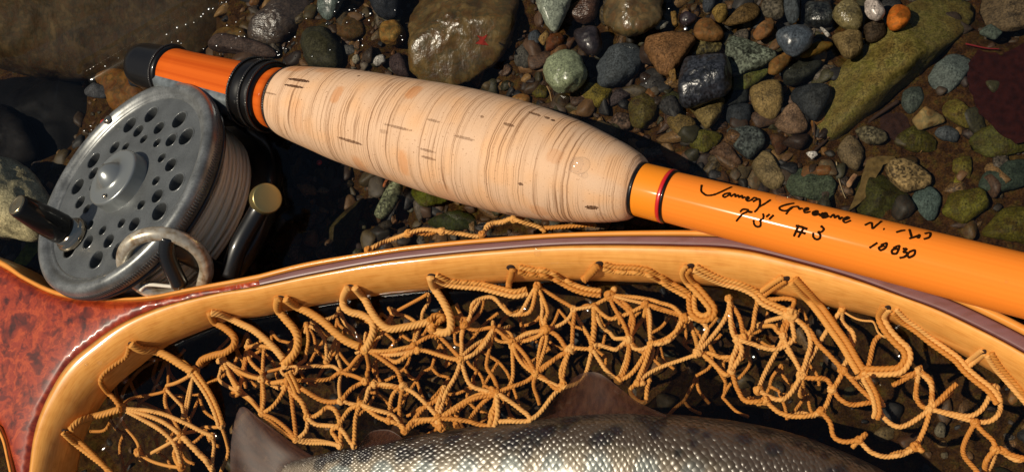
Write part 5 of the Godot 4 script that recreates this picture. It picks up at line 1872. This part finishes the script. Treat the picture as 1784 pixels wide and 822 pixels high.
	lathe(d, O, n, [[-0.62 * R, 0.2 * R], [-0.62 * R, 0.93 * R], [-0.64 * R, 1.0 * R], [-0.68 * R, 1.02 * R], [-0.74 * R, 1.02 * R], [-0.78 * R, 0.99 * R], [-0.80 * R, 0.9 * R], [-0.82 * R, 0.2 * R], [-0.82 * R, 0.0]], 96, m)
	part("back_plate", bake(d), dark, reel)
	for ang in [12.0, 100.0, -97.0, 165.0]:
		var rad = m * cos(deg_to_rad(ang)) + q * sin(deg_to_rad(ang))
		var tan_ = q * cos(deg_to_rad(ang)) - m * sin(deg_to_rad(ang))
		var rows = []
		for k in 9:
			var t = k / 8.0
			var w = 0.075 + 0.07 * absf(t - 0.45) ** 1.5
			var c = O + rad * R * 0.985 + n * R * lerpf(-0.10, -0.68, t)
			var row = PackedVector3Array()
			for j in 12:
				var f = TAU * j / 12.0
				row.append(c + tan_ * cos(f) * R * w + rad * sin(f) * R * 0.035)
			rows.append(row)
		d = blank()
		grid(d, rows, true, false)
		part("pillar", bake(d), dark, reel)
	# line guard ring
	var gc = at_d(287, 462, 0.284)
	var gn = vc(0.05, -0.62, 0.78).normalized()
	var gu = (cx - gn * gn.dot(cx)).normalized()
	var gv = gn.cross(gu)
	var rows2 = []
	var gp = pxm(gc)
	for k in 64:
		var f = TAU * k / 64.0
		var rad = gu * cos(f) + gv * sin(f)
		var row = PackedVector3Array()
		for j in 14:
			var g = TAU * j / 14.0
			row.append(gc + rad * gp * 70.0 + (rad * cos(g) * 12.5 + gn * sin(g) * 13.0) * gp)
		rows2.append(row)
	d = blank()
	grid(d, rows2, true, true)
	var bronze = mat(Color("e2dccf"), 0.3, 0.55, 0.5)
	bronze.albedo_texture = noise_tex(73, 0.02, FastNoiseLite.TYPE_SIMPLEX_SMOOTH, 4, [[0.0, Color(0.42, 0.32, 0.24)], [0.35, Color(0.8, 0.72, 0.62)], [0.55, Color(0.97, 0.95, 0.92)], [1.0, Color(1, 1, 1)]])
	tri(bronze, 30.0)
	part("line_guard", bake(d), bronze, reel)
	d = blank()
	var lk = O + (m * -0.35 - q * 0.98 - n * 0.35) * R
	tube(d, smooth_path([gc + gv * gp * 66.0 + gu * 20.0 * gp, (gc + gv * gp * 90.0 + lk) / 2.0, lk], 0.001), 0.0025, 10)
	part("guard_bracket", bake(d), dark, reel)
	# drag knob
	var kc = at_d(466, 345, 0.286)
	var ka = vc(0.55, 0.12, 0.83).normalized()
	var kp = pxm(kc)
	var ku = ka.cross(Vector3(0.1, 0.9, 0.2)).normalized()
	var kv = ka.cross(ku)
	rows2 = []
	for s in [[-22.0, 5.0], [-22.0, 25.0], [-20.0, 27.5], [-3.0, 27.5], [-1.0, 26.0], [0.0, 24.5], [0.4, 15.0], [0.6, 0.2]]:
		var row = PackedVector3Array()
		for j in 96:
			var f = TAU * j / 96.0
			var rr = s[1] * (1.0 - (0.035 if j % 2 and s[0] < -2.0 and s[1] > 20.0 else 0.0))
			row.append(kc + (ku * cos(f) + kv * sin(f)) * rr * kp + ka * s[0] * kp)
		rows2.append(row)
	d = blank()
	grid(d, rows2, true, false)
	part("drag_knob", bake(d), mat(Color("b8a670"), 0.33, 0.85, 0.5), reel)
	d = blank()
	tube(d, smooth_path([kc - ka * 14.0 * kp, at_d(447, 372, 0.289), at_d(415, 430, 0.288), at_d(400, 480, 0.290)], 0.001), 17.0 * kp, 20)
	part("drag_arm", bake(d), dark, reel)
	# foot clamped along the seat
	rows2 = []
	for k in 17:
		var t = k / 16.0
		var px = lerpf(292.0, 456.0, t)
		var p = rod_p(px)
		var r = prof_at([[292, 43], [380, 47], [456, 52]], px) * pxm(p)
		var u = (cz - rod_ax * cz.dot(rod_ax)).normalized()
		var w = (-cy - rod_ax * (-cy).dot(rod_ax))
		w = (w - u * w.dot(u)).normalized()
		var bulge = 1.03 + 0.16 * sin(PI * clampf(t, 0.0, 0.9))
		var row = PackedVector3Array()
		for j in 15:
			var f = deg_to_rad(lerpf(22.0, 150.0, j / 14.0))
			row.append(p + (u * cos(f) + w * sin(f)) * r * (bulge if j > 0 and j < 14 else 0.98))
		rows2.append(row)
	d = blank()
	grid(d, rows2, false, false, cz - cy)
	var foot = mat(Color("9aa3a8"), 0.35, 0.55, 0.5)
	foot.albedo_texture = worn.albedo_texture
	tri(foot, 22.0)
	part("reel_foot", bake(d), foot, reel)
	var fp = rod_p(372)
	var fr = 50.0 * pxm(fp)
	var fq = fp + (cz * 0.45 - cy * 0.9).normalized() * fr
	var top = O + (m * 1.0 - n * 0.38) * R
	rows2 = []
	var axl = (fq - top).normalized()
	var su = (rod_ax - axl * axl.dot(rod_ax)).normalized()
	var sv = axl.cross(su)
	for k in 9:
		var t = k / 8.0
		var c = top.lerp(fq, t)
		var row = PackedVector3Array()
		for j in 16:
			var f = TAU * j / 16.0
			row.append(c + su * cos(f) * R * lerpf(0.16, 0.30, t * t) + sv * sin(f) * R * lerpf(0.12, 0.16, t))
		rows2.append(row)
	d = blank()
	grid(d, rows2, true, false)
	part("foot_stem", bake(d), dark, reel)
	# loose end of the line
	d = blank()
	tube(d, smooth_path([at_d(244, 506, 0.287), at_d(256, 496, 0.286), at_d(300, 499, 0.286), at_d(318, 497, 0.286)], 0.001), 3.4 * gp, 8)
	part("line_end", bake(d), coat(mat(Color("efe6d6"), 0.4), 0.6, 0.1), reel)

# ---------------------------------------------------------------- trout
func build_fish():
	var st = [[452, 836, 30, 6, -6], [500, 842, 38, 9, -6], [540, 847, 50, 14, -6], [600, 852, 69, 22, -6], [690, 858, 92, 34, -7], [820, 868, 121, 48, -8], [950, 874, 143, 58, -9], [1060, 878, 154, 64, -9], [1150, 885, 160, 66, -10], [1280, 902, 163, 66, -12], [1380, 926, 161, 64, -14], [1490, 966, 152, 60, -16], [1600, 1020, 132, 56, -18], [1690, 1080, 102, 46, -19], [1750, 1125, 62, 30, -20], [1776, 1146, 24, 12, -20]]
	var fl = []
	for s in st:
		fl.append([float(s[0]), float(s[1]), float(s[2]), float(s[3]), float(s[4])])
	var ss = cat(fl, 22, false)
	var cen = []
	for s in ss:
		cen.append(at_h(s[0], s[1], s[4] * 0.001))
	var fish = thing("trout", "speckled silver trout lying on its side in the net", "fish", cen[cen.size() / 2])
	var d = blank()
	var COLS = 120
	var rows = []
	var cols = PackedColorArray()
	var nz = FastNoiseLite.new()
	nz.seed = 81
	nz.frequency = 1.0
	nz.fractal_octaves = 3
	var spots = []
	var r = RandomNumberGenerator.new()
	r.seed = 82
	for k in 90:
		spots.append([r.randf_range(560.0, 1600.0), r.randf_range(0.05, 0.95), r.randf_range(8.0, 18.0)])
	for k in ss.size():
		var s = ss[k]
		var t = (cen[mini(k + 1, ss.size() - 1)] - cen[maxi(k - 1, 0)]).normalized()
		var dorsal = Vector3.UP.cross(t).normalized()
		if dorsal.dot(cy) < 0.0:
			dorsal = -dorsal
		var e2 = t.cross(dorsal)
		if e2.y < 0.0:
			e2 = -e2
		var roll = deg_to_rad(14.0)
		var e1 = dorsal * cos(roll) + e2 * sin(roll)
		var e3 = e2 * cos(roll) - dorsal * sin(roll)
		var w = pxm(cen[k])
		var row = PackedVector3Array()
		for j in COLS:
			var f = TAU * j / COLS
			var cf = cos(f)
			var p = cen[k] + e1 * cf * s[2] * w * 1.02 + e3 * sin(f) * s[3] * w * (1.0 + 0.15 * cf * cf)
			row.append(p)
		rows.append(row)
		for j in COLS + 1:
			var f = TAU * j / COLS
			var side = acos(clampf(cos(f), -1, 1)) / PI      # 0 at the back, 1 at the belly
			var jit = 0.03 * nz.get_noise_2d(s[0] * 0.03, f * 6.0)
			var back = smoothstep(0.36, 0.23, side + jit - 0.10 * smoothstep(1000.0, 1500.0, s[0]) + 0.08 * smoothstep(800.0, 560.0, s[0]))
			var c = Color(0.25, 0.205, 0.14).lerp(Color(0.40, 0.35, 0.27), smoothstep(0.45, 0.8, side))
			c = c.lerp(Color(0.22, 0.17, 0.12), smoothstep(620.0, 500.0, s[0]) * 0.8)
			var parr = 0.0
			for c0 in 14:
				var x0 = 600.0 + c0 * 76.0
				var g = Vector2((s[0] - x0) / 24.0, (side - 0.40) / 0.13).length()
				parr = maxf(parr, smoothstep(1.15, 0.75, g + jit * 5.0))
			c = c.lerp(Color(0.17, 0.22, 0.22), parr * 0.7)
			c = c.lerp(Color(0.060, 0.042, 0.024), back)
			for q in spots:
				if absf(q[0] - s[0]) < q[2] * 1.3 and side < 0.34:
					var g = Vector2(q[0] - s[0], (q[1] * 0.3 - side) * s[2] * 2.2).length() / q[2]
					if g < 1.0:
						c = c.lerp(Color(0.015, 0.011, 0.008), smoothstep(1.0, 0.6, g) * 0.85)
			cols.append(Color(c.r, c.g, c.b))
	grid(d, rows, true, false)
	d.c = cols
	var im = Image.create(512, 512, false, Image.FORMAT_RGB8)
	var lift = {}
	for y in 17:
		for x in 9:
			lift[Vector2i(x, y)] = [r.randf_range(0.3, 1.0), r.randf_range(-8, 8), r.randf_range(-6, 6), r.randf_range(-0.011, 0.011), r.randf_range(-0.011, 0.011)]
	for y in 512:
		for x in 512:
			var h = 0.0
			for b in range(y / 32 - 1, y / 32 + 2):
				for a in range(x / 64 - 1, x / 64 + 2):
					var l = lift[Vector2i(posmod(a, 8), posmod(b, 16))]
					var o = Vector2(x - (a * 64 + (32 if posmod(b, 2) else 0) + 16 + l[1]), y - (b * 32 + 16 + l[2]))
					var g = o.length() / 36.0
					h = maxf(h, (1.0 - g * g) * l[0] + (o.x * l[3] + o.y * l[4]) * (1.0 - minf(1.0, g)))
			im.set_pixel(x, y, Color(h, h, h))
	var tile = ImageTexture.create_from_image(im)
	var m = mat(Color.WHITE, 0.34, 0.1, 0.6)
	m.vertex_color_use_as_albedo = true
	m.uv1_scale = Vector3(18, 7, 1)
	relief(m, tile, 0.028)
	coat(m, 0.5, 0.10)
	part("body", bake(d), m, fish)
	# fins: thin webs with rays
	var fm = mat(Color(0.36, 0.25, 0.19, 0.52), 0.45, 0.0, 0.4)
	fm.transparency = BaseMaterial3D.TRANSPARENCY_ALPHA
	fm.albedo_texture = noise_tex(83, 0.02, FastNoiseLite.TYPE_SIMPLEX_SMOOTH, 4, [[0.0, Color(0.55, 0.45, 0.42)], [0.5, Color(0.85, 0.75, 0.7)], [1.0, Color(1, 0.92, 0.85)]])
	fm.uv1_scale = Vector3(2.0, 0.5, 1)
	fm.backlight_enabled = true
	fm.backlight = Color(0.35, 0.2, 0.12)
	fin("dorsal_fin", [[930, 737], [965, 734], [1000, 731], [1040, 729], [1080, 728], [1120, 729], [1160, 731]], [[945, 722], [972, 690], [1004, 654], [1040, 648], [1080, 676], [1112, 700], [1160, 722]], -0.004, 0.0035, fm, fish)
	fin("adipose_fin", [[625, 786], [645, 781], [670, 776], [695, 770]], [[632, 770], [648, 751], [676, 748], [697, 762]], -0.003, 0.002, fm, fish)
	fin("tail_fin", [[548, 797], [525, 802], [505, 810], [492, 822], [486, 838], [488, 856], [496, 872]], [[502, 766], [452, 730], [418, 708], [402, 742], [396, 800], [402, 860], [424, 930]], -0.005, -0.001, fm, fish)

func fin(called, base, tip, y0, y1, m, parent):
	var n = base.size()
	var b = []
	for k in n:
		b.append([float(base[k][0]), float(base[k][1]), float(tip[k][0]), float(tip[k][1])])
	var ss = cat(b, 6, false)
	var front = []
	for k in ss.size():
		var s = ss[k]
		var p = at_h(s[0], s[1], y0)
		var q = at_h(s[2], s[3], y1)
		var row = PackedVector3Array()
		var ridge = 0.00022 * (1.0 if k % 2 else -1.0)
		for j in 9:
			var t = j / 8.0
			row.append(p.lerp(q, t) + Vector3(0, ridge * (1.0 - 0.5 * t), 0) + Vector3(0, 0.0012 * sin(t * 2.5 + k * 0.1), 0))
		for j in 9:
			var t = 1.0 - j / 8.0
			row.append(p.lerp(q, t) + Vector3(0, ridge * (1.0 - 0.5 * t) - 0.0004, 0) + Vector3(0, 0.0012 * sin(t * 2.5 + k * 0.1), 0))
		front.append(row)
	var d = blank()
	grid(d, front, true, false)
	part(called, bake(d), m, parent)

# ---------------------------------------------------------------- leaves, twigs, berries
func leaf(called, label, cat_, col, y, poly, jag, curl):
	var ol = PackedVector2Array()
	var n = poly.size() / 2
	var r = RandomNumberGenerator.new()
	r.seed = hash(label)
	for k in n:
		var a = Vector2(poly[k * 2], poly[k * 2 + 1])
		var b = Vector2(poly[(k * 2 + 2) % poly.size()], poly[(k * 2 + 3) % poly.size()])
		var steps = maxi(1, int(a.distance_to(b) / 9.0))
		for j in steps:
			var p = a.lerp(b, float(j) / steps) + Vector2(r.randf_range(-jag, jag), r.randf_range(-jag, jag))
			var w = at_h(p.x, p.y, y)
			ol.append(Vector2(w.x, w.z))
	var d = blank()
	plate(d, ol, y, y - 0.0004, 0.0002, 0.0022)
	var c = Vector3.ZERO
	for p in d.v:
		c += p
	c /= d.v.size()
	for k in d.v.size():
		var p = d.v[k]
		d.v[k].y += curl * cord_noise.get_noise_2d(p.x * 60.0, p.z * 60.0)
		d.v[k] -= c
	var m = tri(mat(Color(col), 0.75, 0.0, 0.15), 40.0)
	m.albedo_texture = tx.smooth
	relief(m, tx.bump, 0.006)
	var o = MeshInstance3D.new()
	o.name = numbered(called)
	o.mesh = bake(d)
	o.material_override = m
	o.position = c
	add_child(o)
	return tag(o, label, cat_)

func twig(label, col, rpx, y0, y1, px):
	var pts = []
	var n = px.size() / 2
	for k in n:
		pts.append(at_h(px[k * 2], px[k * 2 + 1], lerpf(y0, y1, float(k) / (n - 1))))
	var c = pts[n / 2]
	var path = smooth_path(pts, 0.0008)
	var rr = PackedFloat32Array()
	for k in path.size():
		rr.append(rpx * pxm(c) * (1.0 - 0.45 * k / path.size()) * (1.0 + 0.2 * cord_noise.get_noise_2d(k * 0.4, rpx)))
		path[k] -= c
	var d = blank()
	tube(d, path, rr, 8)
	var o = MeshInstance3D.new()
	o.name = numbered("twig")
	o.mesh = bake(d)
	o.material_override = tri(mat(Color(col), 0.7, 0.0, 0.2), 60.0)
	o.position = c
	add_child(o)
	return tag(o, label, "twig")

func build_litter():
	leaf("leaf", "large dark red rotting leaf under water at the right edge", "leaf", "2e110d", -0.0045, [1688, 112, 1706, 86, 1745, 96, 1800, 66, 1820, 240, 1770, 250, 1742, 232, 1726, 214, 1706, 196, 1696, 164, 1684, 138], 2.2, 0.0015)
	leaf("leaf", "dark brown leaf scrap in the mud below the mossy boulder", "leaf", "33211a", -0.0075, [1513, 226, 1535, 202, 1556, 184, 1582, 200, 1590, 232, 1562, 244, 1540, 236], 1.6, 0.001)
	leaf("leaf", "olive brown bent leaf strip beside the tan granite stone", "leaf", "66532f", -0.0065, [1511, 280, 1530, 270, 1560, 272, 1566, 280, 1540, 286, 1526, 310, 1508, 345, 1478, 368, 1496, 330], 1.0, 0.001)
	leaf("leaf", "tiny yellow green leaf in the mud beside the net rim", "leaf", "8c9030", -0.023, [500, 446, 502, 432, 510, 428, 512, 438, 506, 448], 0.5, 0.0004)
	leaf("leaf", "small red leaf scrap on the large flat rock", "leaf", "8a3028", 0.0085, [826, 74, 834, 66, 830, 60, 840, 64, 850, 60, 844, 70, 850, 78, 838, 76], 1.2, 0.0008)
	leaf("leaf", "green blade shaped leaf behind the reel handle", "leaf", "5d6b24", -0.020, [20, 460, 62, 390, 104, 335, 124, 345, 88, 405, 44, 462], 0.8, 0.001)
	twig("dark bent twig below the foot of the mossy boulder", "2c2018", 4.0, -0.0065, -0.007, [1466, 204, 1452, 228, 1438, 246, 1418, 264])
	twig("thin upright twig beside the pinkish tan triangular stone", "3a2b1e", 2.0, -0.0045, -0.006, [1417, 196, 1420, 225, 1419, 250])
	twig("long dark root lying along the mossy boulder's lower edge", "2e2119", 4.0, -0.006, -0.007, [1566, 176, 1545, 190, 1520, 208, 1500, 228, 1490, 250])
	twig("thin straw crossing the mud beside the layered green stone", "8a7a5c", 1.1, -0.0065, -0.007, [1458, 282, 1462, 310, 1468, 330, 1474, 345])
	twig("short red stem above the dark red leaf", "5e1a1a", 1.8, -0.007, -0.007, [1684, 76, 1702, 80, 1722, 84, 1742, 85])
	twig("pale straw lying in the mud left of the net cords", "6f5a3c", 1.4, -0.024, -0.0235, [504, 406, 522, 404, 542, 403])
	twig("curled pale root hair hanging on the sage green stone", "8d7450", 1.4, -0.004, -0.007, [953, 150, 958, 160, 961, 176])
	stone("white flake of shell in the dark mud at right", "e8e2d8", "p", -5, 0.5, 10, false, [1406, 276, 1414, 272, 1424, 272, 1427, 278, 1416, 286], "shell_chip")
	stone("pinkish white chip beside the thin straw", "d8b9a4", "m", -5, 0.6, 10, false, [1475, 328, 1488, 310, 1496, 314, 1479, 338], "shell_chip")
	for q in [[181, 215, 8, 0.001, "red berry floating beside the upper rim of the reel"], [556, 283, 5, -0.020, "red berry sunk in the mud under the cork grip"]]:
		var p = at_h(q[0], q[1], q[3])
		var d = blank()
		var rr = q[2] * pxm(p)
		blob(d, Vector3.ZERO, Vector3.RIGHT * rr, Vector3.UP * rr * 0.9, Vector3.BACK * rr, 3)
		var o = MeshInstance3D.new()
		o.name = numbered("berry")
		o.mesh = bake(d)
		o.material_override = coat(mat(Color("b3231a"), 0.35), 0.8, 0.08)
		o.position = p
		add_child(o)
		tag(o, q[4], "berry")

# ---------------------------------------------------------------- bubbles and water
func build_bubbles():
	var list = []
	for q in [[195, 327, 18], [328, 380, 14], [385, 372, 18], [305, 466, 13], [240, 518, 16], [222, 505, 10], [565, 540, 10], [523, 185, 12], [675, 20, 14], [805, 22, 16], [803, 95, 13], [708, 220, 16], [893, 233, 18], [932, 102, 17], [985, 97, 12], [1107, 147, 16], [1097, 216, 16], [1040, 430, 14], [1020, 403, 10], [1055, 377, 10], [1418, 383, 14], [1405, 330, 14], [1343, 90, 11], [960, 90, 9], [350, 315, 10], [70, 280, 11], [155, 285, 11], [190, 258, 10], [640, 60, 9], [725, 65, 9], [720, 490, 9], [1035, 140, 9], [1050, 160, 8]]:
		list.append([440 + q[0] * 0.1824, q[1] * 0.1824, q[2] * 0.135])
	for q in [[648, 402, 9], [730, 370, 6], [795, 350, 9], [848, 322, 7], [948, 327, 9], [1075, 248, 8], [1115, 260, 12], [1130, 258, 9], [1040, 210, 10], [1095, 175, 12], [1165, 145, 11], [1200, 130, 9], [1240, 105, 9], [1265, 85, 10], [1305, 60, 15], [1330, 50, 10], [1385, 20, 12], [1410, 10, 10], [1400, 35, 6], [1350, 280, 12], [1270, 305, 8], [1355, 325, 9], [1415, 155, 11], [1475, 145, 9], [1695, 213, 10], [1725, 335, 9], [1770, 300, 8], [1500, 205, 12], [1485, 235, 9], [1530, 215, 10], [1470, 225, 9], [1555, 215, 9], [1440, 310, 8], [1620, 180, 8], [1385, 212, 8], [555, 800, 6], [562, 780, 5]]:
		list.append([q[0] * 0.2803, q[1] * 0.2803, q[2] * 0.2])
	for q in [[1164, 17, 4], [1183, 28, 3], [1192, 48, 4], [1100, 60, 2], [148, 228, 2], [156, 222, 3], [158, 232, 2], [152, 244, 2], [650, 130, 2], [1124, 140, 2], [1128, 145, 2]]:
		list.append([q[0], q[1], float(q[2])])
	var d = blank()
	var g = ico(2)
	for p in g[0]:
		d.v.append(p)
	d.i = g[1].duplicate()
	recalc(d)
	var m = mat(Color(0.95, 0.96, 0.97), 0.4, 1.0)
	var mesh = bake(d)
	mesh.surface_set_material(0, m)
	var mm = MultiMesh.new()
	mm.transform_format = MultiMesh.TRANSFORM_3D
	mm.mesh = mesh
	mm.instance_count = list.size()
	for k in list.size():
		var q = list[k]
		var p = at_h(q[0], q[1], 0.0)
		var r = q[2] * pxm(p) * rng.randf_range(0.3, 0.95)
		p += Vector3(rng.randf_range(-1, 1), 0, rng.randf_range(-1, 1)) * 0.0008
		mm.set_instance_transform(k, Transform3D(Basis.from_scale(Vector3(r, r * 0.7, r)), p + Vector3(0, r * 0.35, 0)))
	var o = MultiMeshInstance3D.new()
	o.name = numbered("water_bubbles")
	o.multimesh = mm
	add_child(o)
	tag(o, "tiny bright air bubbles drifting on the water by the boulder", "bubbles")
	o.set_meta("kind", "stuff")

func build_water():
	for k in 140:
		var t = k / 139.0
		var p = at_h(lerpf(158, 385, t), lerpf(124, -10, t), 0.0)
		menisci.append([p.x, p.z, 0.0015, 0.0034, 0.0042])
	for k in 40:
		for s in [-1.0, 1.0]:
			var p = rod_p(lerpf(250, 1000, k / 39.0))
			var w = (Vector3.UP.cross(rod_ax)).normalized() * s
			var px = lerpf(250, 1000, k / 39.0)
			var r = prof_at([[250, 40], [440, 50], [500, 56], [600, 80], [850, 100], [1000, 88]], px) * pxm(p)
			var gap = p.y
			if absf(gap) < r:
				var c = p + w * sqrt(r * r - gap * gap)
				menisci.append([c.x, c.z, 0.0015, 0.0009, 0.0018])
	for q in [[921, 515, 1.0], [1050, 512, 1.2], [1032, 523, 0.8], [1288, 530, 1.2], [1240, 556, 0.9], [1595, 598, 1.6], [1470, 541, 0.9], [1541, 667, 1.1], [795, 584, 0.8], [683, 586, 0.6], [506, 653, 0.5], [620, 575, 0.5], [1328, 605, 0.9], [405, 575, 0.8], [372, 752, 0.4]]:
		var p = at_h(q[0], q[1], 0.0)
		menisci.append([p.x, p.z, 0.0012 * q[2], 0.0016 * q[2], 0.0019])
	var step = 0.0006
	var c1 = at_h(-30, -30, 0)
	var c2 = at_h(1814, 850, 0)
	var c3 = at_h(-30, 850, 0)
	var c4 = at_h(1814, -30, 0)
	var lo = Vector2(minf(minf(c1.x, c2.x), minf(c3.x, c4.x)), minf(minf(c1.z, c2.z), minf(c3.z, c4.z)))
	var hi = Vector2(maxf(maxf(c1.x, c2.x), maxf(c3.x, c4.x)), maxf(maxf(c1.z, c2.z), maxf(c3.z, c4.z)))
	var xs = spread_axis(lo.x, hi.x, step, 18.0)
	var zs = spread_axis(lo.y, hi.y, step, 18.0)
	var x0 = xs.bsearch(lo.x - step * 0.5)
	var z0 = zs.bsearch(lo.y - step * 0.5)
	var nx = xs.size()
	var h = PackedFloat32Array()
	h.resize(nx * zs.size())
	var nz = FastNoiseLite.new()
	nz.seed = 91
	nz.frequency = 55.0
	nz.fractal_octaves = 2
	for j in zs.size():
		for i in nx:
			h[j * nx + i] = 0.00035 * nz.get_noise_2d(xs[i], zs[j])
	for q in menisci:
		var reach = q[2] + q[4] * 3.0
		var i0 = maxi(0, x0 + int((q[0] - reach - lo.x) / step))
		var i1 = mini(nx - 1, x0 + int((q[0] + reach - lo.x) / step) + 1)
		var j0 = maxi(0, z0 + int((q[1] - reach - lo.y) / step))
		var j1 = mini(zs.size() - 1, z0 + int((q[1] + reach - lo.y) / step) + 1)
		for j in range(j0, j1 + 1):
			for i in range(i0, i1 + 1):
				var g = Vector2(xs[i] - q[0], zs[j] - q[1]).length()
				var y = q[3] * exp(-maxf(0.0, g - q[2]) / q[4])
				h[j * nx + i] = maxf(h[j * nx + i], y)
	var rows = []
	for j in zs.size():
		var row = PackedVector3Array()
		for i in nx:
			row.append(Vector3(xs[i], h[j * nx + i] - 0.0004, zs[j]))
		rows.append(row)
	var d = grid(blank(), rows, false, false, Vector3.UP)
	var m = StandardMaterial3D.new()
	m.albedo_color = Color(1, 1, 1, 0.0)
	m.transparency = BaseMaterial3D.TRANSPARENCY_ALPHA
	m.roughness = 0.03
	m.metallic_specular = 0.36
	var o = part("water", bake(d), m, self)
	o.set_meta("kind", "structure")
